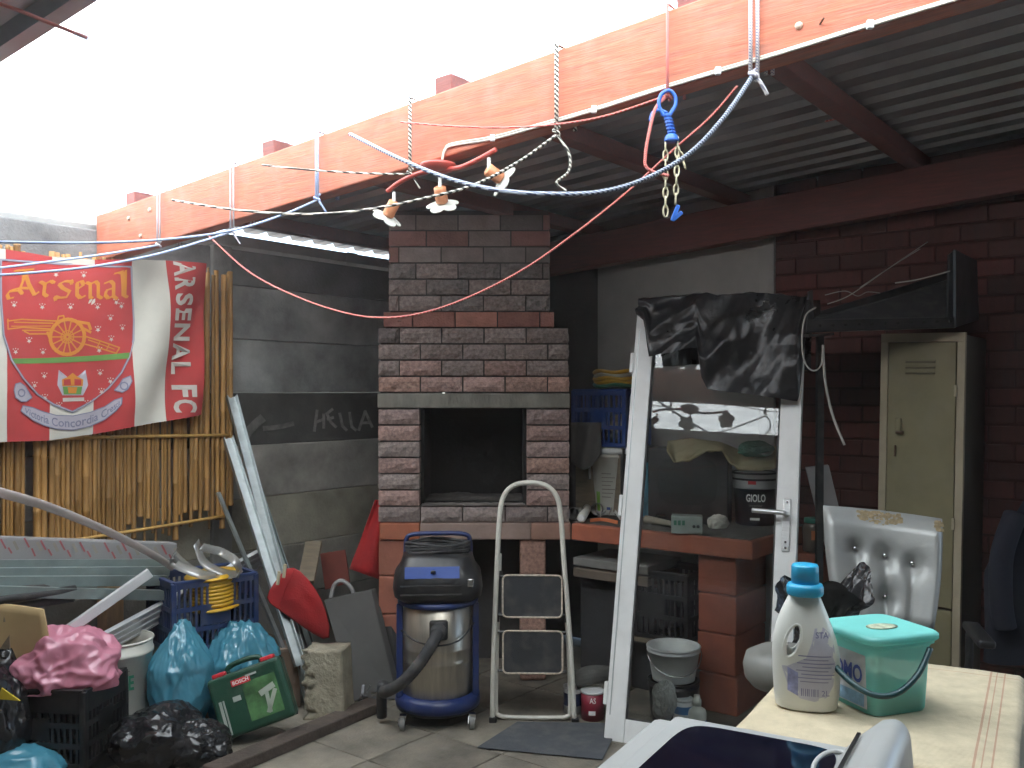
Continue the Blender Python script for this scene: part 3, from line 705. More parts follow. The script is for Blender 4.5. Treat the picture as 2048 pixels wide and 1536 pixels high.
# crown and ribbon (coordinates of the lower enlargement)
zl_ = lambda x, y, l: fl(x / 4.876, 680 + y / 4.876, l)
f2 = lambda pts, m, nm, lf: fpoly([(x / 4.876, 680 + y / 4.876) for x, y in pts], m, nm, lf)
f2([(580, 290), (625, 350), (700, 370), (790, 345), (830, 290), (855, 440), (810, 540), (620, 540), (570, 440)], m_clil, 'crown_mantle', 0.0026)
f2([(610, 385), (660, 362), (710, 320), (760, 362), (810, 385), (805, 450), (615, 450)], m_cy, 'crown_top', 0.0034)
f2([(620, 455), (800, 455), (790, 530), (632, 530)], m_cg, 'crown_band', 0.0036)
f2([(628, 385), (690, 380), (695, 440), (630, 440)], m_cr, 'crown_jewel', 0.0042); f2([(725, 380), (790, 385), (788, 440), (728, 440)], m_cr, 'crown_jewel', 0.0042)
f2([(665, 460), (755, 460), (745, 520), (675, 520)], m_cy, 'crown_jewel', 0.0044)
f2([(622, 565), (820, 560), (822, 595), (624, 602)], m_cs, 'crown_base', 0.0036)
rb_top = [(225, 640), (330, 660), (430, 700), (560, 735), (720, 740), (880, 705), (1010, 650), (1100, 585), (1165, 560)]
rb_bot = [(200, 690), (320, 780), (430, 830), (560, 868), (720, 878), (880, 840), (1010, 775), (1110, 690), (1160, 625)]
def rib(u, v, l=0.0036):
    k = u * 8; i = min(int(k), 7); t = k - i
    x = (rb_top[i][0] * (1 - t) + rb_top[i + 1][0] * t) * (1 - v) + (rb_bot[i][0] * (1 - t) + rb_bot[i + 1][0] * t) * v
    y = (rb_top[i][1] * (1 - t) + rb_top[i + 1][1] * t) * (1 - v) + (rb_bot[i][1] * (1 - t) + rb_bot[i + 1][1] * t) * v
    return zl_(x, y, l)
MB().grid(lambda u, v: rib(u, v), 48, 4).build('ribbon', m_clil, flag, world=True, smooth=True)
o2 = MB(); stroke(o2, rb_top + rb_bot[::-1] + rb_top[:1], 9, zl_, 0.0046); o2.build('ribbon_outline', m_cb, flag, world=True)
for sx, pts in ((0, [(150, 430), (200, 415), (250, 450), (320, 560), (260, 600), (210, 600), (150, 560), (135, 490)]), (1, [(1180, 380), (1250, 350), (1262, 400), (1220, 480), (1170, 510), (1100, 490), (1150, 430)])):
    f2(pts, m_clil, 'ribbon_scroll', 0.0034); o2 = MB(); stroke(o2, pts + pts[:1], 9, zl_, 0.0042)
    c_ = ((212, 515), (1188, 448))[sx]; stroke(o2, [(c_[0] + 34 * math.cos(t * .7), c_[1] + 36 * math.sin(t * .7)) for t in range(10)], 12, zl_, 0.0042); o2.build('scroll_outline', m_cb, flag, world=True)
tx = MB()
write(tx, 'Victoria Concordia Crescit', lambda u, v: rib(0.03 + 0.94 * u, 0.82 - 0.62 * v, 0.005), 0.012); tx.build('motto', m_cb, flag, world=True)
# letters down the red band, tops to the right
vt = MB()
for ch_, y0, y1 in (('A', 522, 552), ('R', 555, 580), ('S', 587, 611), ('E', 617, 641), ('N', 647, 681), ('A', 686, 720), ('L', 724, 748), ('F', 770, 794), ('C', 799, 825)):
    xl, xr = 349, 385
    if y0 > 760: xl, xr = 349, 392
    vt = MB(); write(vt, ch_, lambda u, v: fl(xl + (xr - xl) * v, y0 + (y1 - y0) * u, 0.003), 0.035).build('letter', m_cs, flag, world=True)

# ---- helper: slatted plastic crate (local coordinates, base at z = 0)
def crate(t, L, Wd, H, m, bands=(0.0, 0.33, 0.66, 1.0), nl=11, nw=7, bh=0.022, th=0.010, solid_top=0.0, grip=True):
    def side(p0, p1, n, nm):
        b = MB(); p0, p1 = Vector(p0), Vector(p1)
        for q in bands:
            z = bh / 2 + q * (H - bh); b.bar(p0 + Z * z, p1 + Z * z, th * 1.25, bh)
        for i in range(n + 1):
            c = p0.lerp(p1, i / n); b.bar(c + Z * 0.004, c + Z * (H - 0.004), 0.011, th * .9, up=(p1 - p0).cross(Z))
        if solid_top: b.bar(p0 + Z * (H - solid_top / 2), p1 + Z * (H - solid_top / 2), th * 1.4, solid_top)
        if grip:
            c = p0.lerp(p1, .5); q = (p1 - p0) * 0.16
            b.bar(c - q + Z * H * .5, c + q + Z * H * .5, th * 1.3, H * 0.28)
        b.build(nm, m, t)
    x, y = L / 2, Wd / 2
    side((-x, -y, 0), (x, -y, 0), nl, 'side'); side((-x, y, 0), (x, y, 0), nl, 'side'); side((-x, -y, 0), (-x, y, 0), nw, 'side'); side((x, -y, 0), (x, y, 0), nw, 'side')
    b = MB()
    for i in range(9): xx = -x + L * i / 8; b.box((xx, 0, 0.005), (0.012, Wd, 0.008))
    for i in range(6): yy = -y + Wd * i / 5; b.box((0, yy, 0.0115), (L, 0.012, 0.005))
    b.build('base_grid', m, t)
    for sx in (-1, 1):
        for sy in (-1, 1): MB().box((sx * x, sy * y, H / 2), (0.026, 0.026, H)).build('corner_post', m, t, bevel=0.005)
    b = MB(); r_ = 0.012
    for p, q in (((-x, -y), (x, -y)), ((x, -y), (x, y)), ((x, y), (-x, y)), ((-x, y), (-x, -y))): b.bar((p[0], p[1], H), (q[0], q[1], H), 0.024, 0.014)
    b.build('rim', m, t, bevel=0.003)
m_bluecrate = mat('dark_blue_crate_plastic', (0.012, 0.03, 0.10), 0.45, var=0.25, dust=0.25)
m_pink = mat_translucent('pink_plastic_bag', (0.74, 0.30, 0.40), (0.70, 0.30, 0.38), 0.3, 0.3, 0.07)
m_bluebag = mat_translucent('blue_plastic_bag', (0.09, 0.34, 0.46), (0.10, 0.44, 0.56), 0.35, 0.28, 0.08)
m_tub = mat('white_bucket_plastic', (0.62, 0.61, 0.54), 0.45, var=0.08, sss=0.15, dust=0.12)
# black crate with a pink bag
c = P(116, 1400, 3.92); bc = thing('produce_crate', 'black slatted plastic crate with the pink bag stuffed inside', 'crate', (c.x, c.y, 0.025), rad(-6))
crate(bc, 0.42, 0.32, 0.315, m_black, bands=(0, .28, .56, 0.86, 1.0), nl=16, nw=12, solid_top=0.09)
pk = blob((c.x + 0.005, c.y - .01, 0.375), 0.185, 0.155, 0.15, 11, 0.42, 1.25, 6, flat=-0.35)
tag(pk.build('pink_bag', m_pink, smooth=True), 'crumpled pink plastic bag bulging out of the black crate', 'bag')
# white bucket LITE
def bucket(name, label, c, r0, r1, H, m, rz=0.0, rim=True, handle=True, hm=None, open_top=True, group=None):
    t = thing(name, label, 'bucket', c, rz)
    pr = [(r0, 0), (r0 * 1.01, .01), (r1, H * .86), (r1 * 1.035, H * .865), (r1 * 1.04, H * .9), (r1 * 1.005, H * .905), (r1 * 1.01, H)]
    if open_top: pr += [(r1 * .955, H), (r1 * .94, H * .9), (r0 * .95, H * 0.35), (0.001, H * .34)]
    MB().lathe(pr, 40).build('shell', m, t, smooth=True)
    if rim: MB().tube([(r1 * 1.015 * math.cos(k * math.pi / 20), r1 * 1.015 * math.sin(k * math.pi / 20), H) for k in range(40)], 0.006, 6, closed=True).build('rim', m, t, smooth=True)
    if handle:
        MB().tube([(r1 * 1.06 * math.cos(k), -0.012 - r1 * .95 * math.sin(k), H * .88 - r1 * .75 * math.sin(k)) for k in [math.pi * q / 16 for q in range(17)]], 0.0028, 6).build('handle', hm or m_chrome, t, smooth=True)
    return t
c = P(236, 1400, 4.17); bl = bucket('plastic_bucket', 'open white plastic bucket lettered LITE beside the pink bag', (c.x, c.y, 0), 0.125, 0.147, 0.44, m_tub, handle=False)
def cyl_write(t, s, r, a0, a1, z0, z1, m, bold=0.02, nm='lettering'):   # angles in degrees, read from outside
    mb = MB(); write(mb, s, lambda u, v: Vector((r * math.cos(rad(a0 + (a1 - a0) * u)), r * math.sin(rad(a0 + (a1 - a0) * u)), z0 + (z1 - z0) * v)), bold); return mb.build(nm, m, t)
m_greenink = mat('green_ink', (0.02, 0.16, 0.09), 0.6); m_greyink = mat('grey_ink', (0.28, 0.26, 0.22), 0.6); m_whiteink = mat('white_ink', (0.75, 0.75, 0.73), 0.6); m_blueink = mat('blue_ink', (0.05, 0.08, 0.30), 0.6); m_redink = mat('red_ink', (0.55, 0.02, 0.03), 0.5); m_blackink = mat('black_ink', (0.02, 0.02, 0.025), 0.6)
cyl_write(bl, 'LITE', 0.1435, -76, -40, 0.24, 0.305, m_greenink, 0.03)
mb = MB(); mb.grid(lambda u, v: Vector((0.1437 * math.cos(rad(-80 + 34 * u)), 0.1437 * math.sin(rad(-80 + 34 * u)), .312 + .012 * u + (.028 + .014 * math.sin(u * 5)) * v)), 12, 2); mb.build('printed_picture', m_greyink, bl)
# blue bags
c = P(362, 1385, 4.22); tag(blob((c.x, c.y, 0.235), 0.128, 0.15, 0.25, 3, 0.16, 1.6, 6, flat=-.85, top=0.5).build('carrier_bag', m_bluebag, smooth=True), 'full pale blue plastic bag between white bucket and blue crate', 'bag')
c = P(478, 1345, 4.42); tag(blob((c.x, c.y, 0.21), 0.17, 0.15, 0.23, 8, 0.20, 1.8, 6, flat=-.85, top=0.35).build('carrier_bag', m_bluebag, smooth=True), 'knotted blue plastic bag lying behind the green tool case', 'bag')
c = P(40, 1545, 3.66); tag(blob((c.x, c.y, 0.05), 0.16, 0.12, 0.09, 4, 0.2, 1.8, 5, flat=-.5).build('carrier_bag', m_bluebag, smooth=True), 'flattened blue plastic bag under the front of the black crate', 'bag')
# black bin bags
c = P(322, 1500, 3.92); tag(blob((c.x, c.y, 0.085), 0.165, 0.14, 0.12, 5, 0.30, 1.2, 6, flat=-.7).build('bin_bag', m_blackbag, smooth=True), 'shiny crumpled black bin bag on the floor beside the black crate', 'bag')
c = P(400, 1515, 3.9); tag(blob((c.x, c.y, 0.06), 0.11, 0.10, 0.09, 15, 0.30, 1.3, 6, flat=-.6).build('bin_bag', m_blackbag, smooth=True), 'small black bin bag in front of the green tool case', 'bag')
c = P(-12, 1410, 3.75); tag(blob((c.x, c.y, 0.22), 0.13, 0.15, 0.25, 9, 0.25, 1.3, 6, flat=-.85).build('bin_bag', m_blackbag, smooth=True), 'dark sack standing left of the black crate at the picture edge', 'bag')
yb = MB(); yb.slab([P(3, 1376, 3.6), P(40, 1402, 3.6), P(-6, 1398, 3.6)], (0, 0.006, 0)); tag(yb.build('warning_tag', mat('yellow_card', (0.55, 0.42, 0.03), 0.7)), 'pointed yellow card sticking out of the dark sack', 'card')
# bits in front of the bags
c = PG(437, 1512); tag(blob((c.x, c.y, 0.03), 0.035, 0.03, 0.035, 6, 0.3, 2, 4, flat=-.8).build('wood_offcut', mat('raw_wood', (0.42, 0.26, 0.12), 0.8, var=.3), smooth=True), 'small broken piece of raw wood by the black bin bag', 'wood')
# wooden box that carries the blue crate
c = P(430, 1330, 4.62); wb = thing('wooden_box', 'plain wooden box half hidden under the blue crate and bags', 'box', (c.x - .02, c.y, 0), rad(-38))
m_board = mat('grey_weathered_board', (0.20, 0.16, 0.11), 0.85, var=0.3, scale=8, stretch=(1, 6, 6))
for i in range(3):
    z = 0.06 + i * 0.105
    MB().box((0, -0.19, z), (0.46, 0.018, 0.098)).build('board', m_board, wb, bevel=.002); MB().box((0, 0.19, z), (0.46, 0.018, 0.098)).build('board', m_board, wb, bevel=.002)
    MB().box((-.22, 0, z), (0.018, 0.36, 0.098)).build('board', m_board, wb, bevel=.002); MB().box((.22, 0, z), (0.018, 0.36, 0.098)).build('board', m_board, wb, bevel=.002)
MB().box((0, 0, 0.328), (0.47, 0.41, 0.016)).build('lid', m_board, wb, bevel=.003)
# blue crate with yellow cable reel
c = P(405, 1230, 4.50); bcr = thing('produce_crate', 'dark blue slatted crate holding a yellow cable reel on the bags', 'crate', (c.x, c.y, 0.34), rad(-50))
crate(bcr, 0.32, 0.40, 0.33, m_bluecrate, bands=(0, .30, .62, 1.0), nl=13, nw=15, solid_top=0.03)
m_yel = mat('yellow_cable', (0.62, 0.36, 0.02), 0.45, var=0.12)
m_tool = mat('grey_scrap', (0.14, 0.14, 0.15), 0.5, metal=.3, var=.5, scale=20)
tc_ = P(425, 1195, 4.47)
mb = MB()
for k in range(7): mb.tube([(0.105 * math.cos(q * math.pi / 14), 0.105 * math.sin(q * math.pi / 14), 0.02 + k * 0.018) for q in range(28)], 0.010, 7, closed=True)
rl = thing('cable_reel', 'bright yellow coiled cable reel inside the blue crate', 'cable reel', (tc_.x + .01, tc_.y, 0.525), rot=(rad(4), rad(-3), 0))
mb.build('cable_coil', m_yel, rl, smooth=True); MB().lathe([(0.125, 0), (0.13, .006), (0.125, .012), (0.03, .014)], 32, (0, 0, 0.142)).build('flange', m_yel, rl, smooth=True); MB().lathe([(0.125, 0), (0.13, .006), (0.125, .012)], 32, (0, 0, -.006)).build('flange', m_yel, rl, smooth=True); MB().lathe([(0.035, 0), (0.035, .16)], 16).build('hub', m_black, rl, smooth=True)
c3 = bcr.location; tag(blob((c3.x - .06, c3.y, 0.43), 0.10, 0.11, 0.085, 21, 0.35, 2.5, 5).build('scrap_heap', m_tool, smooth=True), 'jumble of grey scrap filling the bottom of the blue crate', kind='stuff')
# ---- long goods lying along the wall
m_film = mat_translucent('printed_clear_film', (0.42, 0.42, 0.42), (0.4, 0.4, 0.4), 0.35, 0.25, 0.12, clear=0.12)
fw = thing('wrapped_package', 'long film-wrapped package with slanted red print below the bamboo', 'package', W(1.9, 4.17, 0.85), RZ)
pA = PO(-60, 1098, 4.12); pB = PO(345, 1108, 4.12)
MB().bar(pA, pB, 0.07, 0.115).build('film_wrap', m_film, fw, world=True, bevel=0.01)
m_fadedred = mat('faded_red_print', (.34, .09, .10), .6); fo = lambda x, y, l: PO(x, y, 4.083 - l)
for k in range(9):
    x = 5 + k * 40; y = 1072 + k * 1.7; x += random.uniform(-5, 5); e_ = random.uniform(-3, 5); stroke(MB(), [(x, y + 3 + e_), (x + 9, y + 20 + e_)], 3.6, fo, 0.001).build('red_print', m_fadedred, fw, world=True); stroke(MB(), [(x + 15, y + 24), (x + 21, y + 38 - e_)], 3.6, fo, 0.001).build('red_print', m_fadedred, fw, world=True); stroke(MB(), [(x + 26, y + 12), (x + 33, y + 26)], 6, fo, 0.001).build('grey_print', m_greyink, fw, world=True)

m_galv2 = mat('dull_greenish_steel', (0.22, 0.27, 0.26), 0.5, metal=0.5, var=0.2, scale=8, dust=0.2)
def channel(pts0, pts1, wd, ht, m, nm, label, cat, group=None, up=Z, t=0.004):
    p, q = Vector(pts0), Vector(pts1); d = (q - p).normalized(); a = d.cross(up).normalized(); b_ = a.cross(d).normalized(); mb = MB()
    sec = [(-wd / 2, ht / 2), (-wd / 2, -ht / 2), (wd / 2, -ht / 2), (wd / 2, ht / 2), (wd / 2 - t, ht / 2), (wd / 2 - t, -ht / 2 + t), (-wd / 2 + t, -ht / 2 + t), (-wd / 2 + t, ht / 2)]
    n = len(sec)
    for e in (p, q): mb.v += [e + a * x + b_ * y for x, y in sec]
    mb.f = [(i, (i + 1) % n, n + (i + 1) % n, n + i) for i in range(n)] + [(0, 1, 6, 7), (1, 2, 5, 6), (2, 3, 4, 5), (n, n + 7, n + 6, n + 1), (n + 1, n + 6, n + 5, n + 2), (n + 2, n + 5, n + 4, n + 3)]
    return tag(mb.build(nm, m), label, cat, group)
lab = ['topmost grey steel channel of the stack under the wrapped package', 'second grey steel channel from the top of the horizontal stack', 'third grey steel channel from the top of the horizontal stack', 'lowest grey steel channel of the horizontal stack by the wall']
for k, (y0, y1, oo) in enumerate(((1130, 1126, 4.10), (1147, 1142, 4.06), (1164, 1160, 4.02), (1181, 1190, 3.98))):
    channel(PO(-70, y0, oo), PO(338 - 4 * k, y1, oo), 0.045, 0.05, m_galv2, 'steel_channel', lab[k], 'channel', 'steel channels stacked along the wall', up=N)
rk = thing('trestle_stand', 'rough timber trestle carrying the stacked steel channels', 'trestle', W(2.0, 4.0, 0), RZ)
for a_ in (1.2, 1.72):
    MB().bar(W(a_, 3.95, 0.64), W(a_, 4.2, 0.64), 0.05, 0.05).build('crossbar', m_board, rk, world=True); MB().bar(W(a_, 3.98, 0), W(a_, 3.98, 0.62), 0.045, 0.045).build('leg', m_board, rk, world=True); MB().bar(W(a_, 4.17, 0), W(a_, 4.17, 0.62), 0.045, 0.045).build('leg', m_board, rk, world=True)
for k, (p, q) in enumerate(((P(-40, 1192, 3.72), P(142, 1164, 4.06)), (P(-40, 1206, 3.70), P(150, 1178, 4.02)), (P(-30, 1224, 3.74), P(146, 1196, 4.05)))):
    tag(MB().tube([p, p.lerp(q, .5), q], 0.017, 10).build('black_pipe', m_rubber, smooth=True), ('uppermost', 'middle', 'lowest')[k] + ' of the three black pipes above the tan cardboard', 'pipe', 'black pipes beside the cardboard')
cb = MB(); cb.grid(lambda u, v: P(-60 + 165 * u - 18 * (1 - v) ** 2 * u, 1205 + (14 * u * u) + 150 * v + 20 * u * v, 3.72 + 0.06 * u + .02 * math.sin(u * 3) + .05 * v), 12, 10)
tag(cb.build('cardboard_sheet', mat('tan_cardboard', (0.50, 0.36, 0.18), 0.85, var=.1), smooth=True, solid=0.012), 'bowed sheet of tan cardboard at the picture edge above the crate', 'cardboard')
m_prof = mat('white_aluminium_profile', (0.66, 0.67, 0.68), 0.38, metal=0.25, var=0.06, dust=.05)
tag(MB().bar(P(105, 1282, 3.95), P(300, 1145, 4.18), 0.03, 0.042).build('window_profile', m_prof, bevel=.003), 'slim white profile with a square cut end rising from the pink bag', 'profile')
wp = thing('window_profile', 'wide silver track profile slanting behind the blue crate', 'profile', P(180, 1290, 4.1))
pa, pb = P(172, 1305, 4.08), P(527, 1112, 4.86); dv = (pb - pa).normalized(); up_ = Vector((0.3, -0.5, 1)).normalized()
MB().bar(pa, pb, 0.02, 0.12, up_).build('track_web', m_alu, wp, world=True); sd_ = dv.cross(up_).normalized(); u2 = sd_.cross(dv).normalized()
for e in (-0.055, -0.018, 0.018, 0.055): MB().bar(pa + u2 * e - Vector((0, .012, 0)), pb + u2 * e - Vector((0, .012, 0)), 0.022, 0.010, up_).build('track_rib', m_prof, wp, world=True)
tag(MB().tube(smooth_path([P(-60, 970, 2.9), P(0, 985, 3.1), P(100, 1015, 3.5), P(220, 1065, 3.95), P(310, 1112, 4.3), P(345, 1135, 4.4)], 10), 0.017, 10).build('clear_hose', mat_translucent('reinforced_clear_hose', (0.5, 0.46, 0.44), (0.5, 0.47, 0.46), 0.4, 0.2, 0.12, clear=0.25), smooth=True), 'stiff clear reinforced hose arching in from the picture edge', 'hose')
m_clearpl = mat_translucent('clear_plastic', (0.5, 0.5, 0.48), (0.5, 0.5, 0.48), 0.4, 0.15, 0.15, clear=0.45)
cp = thing('clear_plastic_sheet', 'loose loops of clear plastic wrap on top of the blue crate', 'plastic wrap', P(420, 1140, 4.42))
for pl in ([(345, 1112), (380, 1140), (430, 1155), (475, 1148)], [(390, 1085), (405, 1125), (440, 1145), (480, 1150)], [(400, 1095), (440, 1105), (470, 1125), (478, 1150)], [(350, 1100), (345, 1125), (400, 1150), (460, 1155)]):
    q = smooth_path([P(x, y, 4.40 + .1 * math.sin(x)) for x, y in pl], 6); mb = MB()
    for i, p in enumerate(q): mb.v += [p - Vector((0, .02, .012)), p + Vector((0.008, .03, .014))]
    mb.f = [(2 * i, 2 * i + 1, 2 * i + 3, 2 * i + 2) for i in range(len(q) - 1)]; mb.build('strip', m_clearpl, cp, world=True, smooth=True, solid=.001)
# ---- lengths leaning on the wall
def lean(px0, py0, d0, px1, py1, d1, wd, ht, label, nm='steel_channel', m=m_galv, cat='channel'):
    return channel(P(px1, py1, d1), P(px0, py0, d0), wd, ht, m, nm, label, cat, up=Vector((0.55, -0.8, .1)))
lean(463, 792, 4.98, 628, 1425, 4.52, 0.055, 0.04, 'tallest galvanised steel channel leaning on the panel wall')
lean(456, 875, 4.88, 600, 1330, 4.50, 0.05, 0.035, 'bright galvanised channel leaning beside the taller one at the bamboo edge')
lean(473, 850, 5.02, 665, 1425, 4.60, 0.04, 0.03, 'dull narrow steel channel behind the tallest leaning channel', m=m_galv2)
tag(MB().bar(P(570, 1305, 4.55), P(436, 985, 4.75), 0.022, 0.012).build('flat_bar', m_galv), 'thin pale flat bar leaning in front of the bamboo edge', 'bar')
# red peg bag
rb = thing('peg_bag', 'red cloth peg bag with two wooden pegs hanging by the steel channels', 'bag', P(600, 1290, 4.62))
outl = [(525, 1198), (548, 1165), (575, 1128), (600, 1138), (632, 1175), (655, 1220), (668, 1292), (630, 1272), (585, 1240), (550, 1215)]
cx_, cy_ = 597, 1195; mb = MB(); mb.v.append(P(cx_, cy_, 4.55)); n_ = len(outl)
for k in (1, 2, 3):
    for x, y in outl: mb.v.append(P(cx_ + (x - cx_) * k / 3, cy_ + (y - cy_) * k / 3, 4.55 + 0.018 * (k / 3) ** 2 + .045 * noise.noise(Vector((x * .05, y * .05, k)))))
mb.f = [(0, 1 + j, 1 + (j + 1) % n_) for j in range(n_)] + [(1 + k * n_ + j, 1 + (k + 1) * n_ + j, 1 + (k + 1) * n_ + (j + 1) % n_, 1 + k * n_ + (j + 1) % n_) for k in range(2) for j in range(n_)]
mb.build('cloth', m_red, rb, world=True, smooth=True, solid=0.008, sub=1)
stm = MB(); stm.tube(smooth_path([P(588, 1140, 4.545), P(572, 1175, 4.535), P(560, 1212, 4.56)], 5), 0.003, 5).build('seam', m_red, rb, world=True)
m_peg = mat('wooden_peg', (0.42, 0.36, 0.24), 0.8)
for x, y in ((555, 1160), (567, 1146)): MB().bar(P(x, y + 10, 4.53), P(x + 4, y - 18, 4.53), 0.016, 0.012, Vector((0, -1, 0))).build('peg', m_peg, rb, world=True, bevel=.003)
rc = MB(); rc.grid(lambda u, v: P(757 - (6 + 52 * v) * (1 - u) + 5 * u, 1000 + 138 * v + 22 * u * v, 5.02 + .03 * math.sin(u * 5 + v * 2)), 8, 12)
tag(rc.build('red_tarpaulin', m_red, smooth=True, solid=.006), 'triangular fold of bright red tarpaulin beside the fireplace', 'tarpaulin')
rd = MB(); rd.slab([P(640, 1108, 5.3), P(690, 1100, 5.3), P(700, 1165, 5.25), P(650, 1180, 5.25)], (0, .02, 0)); tag(rd.build('rusty_plate', mat('rusty_red_plate', (0.14, 0.03, 0.02), .8, var=.3), bevel=.003), 'dark rusty plate in the shadow behind the red peg bag', 'plate')
tag(MB().bar(P(612, 1165, 5.0), P(628, 1085, 5.2), 0.09, 0.03, Vector((0, -1, 0))).build('grey_plank', m_board, bevel=.003), 'short grey plank end standing behind the red peg bag', 'plank')
ds = MB(); ds.slab([P(705, 1402, 4.62), P(795, 1398, 4.66), P(742, 1180, 4.98), P(648, 1200, 4.94)], (0.02, .05, 0)); tag(ds.build('dark_board', mat('dark_fibre_board', (0.075, 0.073, 0.068), .9, var=.2), bevel=.004), 'large dark board leaning left of the fireplace pier', 'board')
ds = MB(); ds.slab([P(770, 1398, 4.72), P(800, 1396, 4.76), P(775, 1190, 5.06), P(735, 1192, 5.06)], (0.02, .03, 0)); tag(ds.build('dark_board', mat('dark_fibre_board_rear', (0.05, 0.05, 0.048), .9), bevel=.004), 'narrow dark board wedged between leaning board and fireplace pier', 'board')
hp = thing('bent_pipe', 'bent grey pipe hooped over the top of the dark board', 'pipe', P(670, 1200, 5.0)); MB().tube(smooth_path([P(660, 1210, 5.0), P(668, 1172, 5.0), P(685, 1162, 5.0), P(705, 1180, 5.0), P(712, 1215, 5.02)], 6), 0.012, 8).build('hoop', mat('grey_pipe', (.3, .29, .28), .5), hp, world=True, smooth=True)
# concrete block
cbk = MB(); c = PG(660, 1440); cbk.grid(lambda u, v: Vector(((u - .5) * .2 + (.008 * noise.noise(Vector((u * 9, v * 14, 3))) if u < .05 else 0), -.07 + (-.006 if .1 < u < .9 else 0), v * .33)), 10, 16)
bm_ = MB()
def cblk(u, v):
    g_ = u * 2 * math.pi; x = max(-1, min(1, 1.35 * math.cos(g_))) * .098; y = max(-1, min(1, 1.35 * math.sin(g_))) * .075; k = 1 + (.25 * noise.noise(Vector((x * 40, y * 40, v * 14))) if x < -.05 else .02 * noise.noise(Vector((x * 30, y * 30, v * 9))))
    return Vector((x * k, y * k, v * .33 + .008 * noise.noise(Vector((x * 20, y * 20, 4))) * v))
bm_.grid(cblk, 48, 26); bm_.add([(0, 0, .33)], []); tpi = len(bm_.v) - 1; base_i = 26 * 49
bm_.f += [(base_i + j, base_i + j + 1, tpi) for j in range(48)]
bm_.xf(Matrix.Translation((c.x - .01, c.y + .06, 0)) @ Matrix.Rotation(rad(-10), 4, 'Z') @ Matrix.Rotation(rad(-3), 4, 'Y'))
tag(bm_.build('concrete_block', mat('rough_pale_concrete', (0.30, 0.27, 0.20), .95, var=.3, scale=14, bump=.8, bscale=60), smooth=True), 'broken pale concrete block standing on end beside the green case', 'block')
# timber edging, scrap
te = MB(); te.bar(PG(420, 1560), PG(752, 1418), 0.10, 0.05); tag(te.xf(Matrix.Translation((0, 0, .025))).build('timber_edging', mat('dark_old_timber', (0.07, 0.052, 0.042), .9, var=.4, scale=12, bump=.5), bevel=.006), 'dark old timber edging along the paving in front of the clutter', 'timber')
sc_ = thing('scrap_metal', 'dark tangle of scrap metal at the foot of the dark board', 'scrap', PG(725, 1412))
for k in range(9):
    p = P(705 + random.random() * 45, 1385 + random.random() * 25, 4.55 + random.random() * .1); q = p + Vector((random.uniform(-.09, .09), random.uniform(-.04, .04), random.uniform(-.02, .06))); q.z = max(q.z, .01)
    MB().bar(p, q, random.uniform(.006, .02), .006).build('metal_piece', m_tool if k % 3 else m_chrome, sc_, world=True)
# cardboard box by blue bag
c = P(562, 1345, 4.6); cbx = thing('cardboard_box', 'small brown box with its lid showing behind the blue bag', 'box', (c.x, c.y, 0), rad(25)); MB().box((0, 0, .14), (.16, .16, .28)).build('body', mat('brown_box', (.16, .11, .075), .9), cbx, bevel=.003); MB().box((0, 0, .288), (.17, .17, .012)).build('flap', mat('brown_box_top', (.22, .165, .125), .9), cbx)
# green tool case
c = P(527, 1500, 4.08); gc = thing('power_tool_case', 'dark green power tool case with red latches tilted on the bin bag', 'case', (c.x - .01, c.y + .02, 0.055), rot=(rad(-14), rad(-19), rad(6)))
m_case = mat('green_case_plastic', (0.010, 0.052, 0.03), 0.42, var=.15, bump=.15, bscale=200, dust=.1)
MB().box((0, 0, .145), (.335, .10, .27)).build('body', m_case, gc, bevel=.018, seg=3); MB().box((0, -.001, .145), (.337, .004, .268)).build('seam', m_black, gc)
for x in (-.11, .11): MB().box((x, -.012, .287), (.062, .05, .02)).build('latch', mat('red_latch', (.5, .02, .03), .4) if x < 0 else bpy.data.materials['red_latch'], gc, bevel=.006)
hd = MB(); hd.tube(smooth_path([(-.075, 0, .275), (-.07, 0, .305), (0, 0, .315), (.07, 0, .305), (.075, 0, .275)], 5), .012, 8).build('handle', m_case, gc, smooth=True)
lb = MB(); lb.grid(lambda u, v: Vector((-.02 + .15 * u, -.0515, .05 + .17 * v)), 2, 2); lb.build('printed_label', mat('green_label', (.055, .14, .05), .5, var=.7, scale=14), gc)
dl = MB(); dl.bar((.07, -.053, .06), (.075, -.053, .15), .016, .002, Vector((0, -1, 0))); dl.bar((.045, -.0535, .15), (.115, -.0535, .17), .026, .002, Vector((0, -1, 0))); dl.bar((.06, -.053, .062), (.115, -.053, .15), .018, .002, Vector((0, -1, 0))); dl.build('tool_picture', mat('tool_print', (.30, .34, .28), .5), gc)
MB().box((-.02, -.0525, .232), (.085, .002, .028)).build('name_plate', m_redink, gc); write_plane('BOSCH', (-.056, -.0545, .224), (.072, 0, 0), (0, 0, .016), .02).build('lettering', m_whiteink, gc)
for p, s_ in (((-.055, -.052, .165), (.035, .002, .022)), ((-.13, -.052, .1), (.012, .002, .15)), ((-.115, -.052, .1), (.007, .002, .15)), ((.03, -.0535, .245), (.05, .002, .008))): MB().box(p, s_).build('printed_mark', mat('pale_print', (.35, .38, .34), .5) if 'pale_print' not in bpy.data.materials else bpy.data.materials['pale_print'], gc)
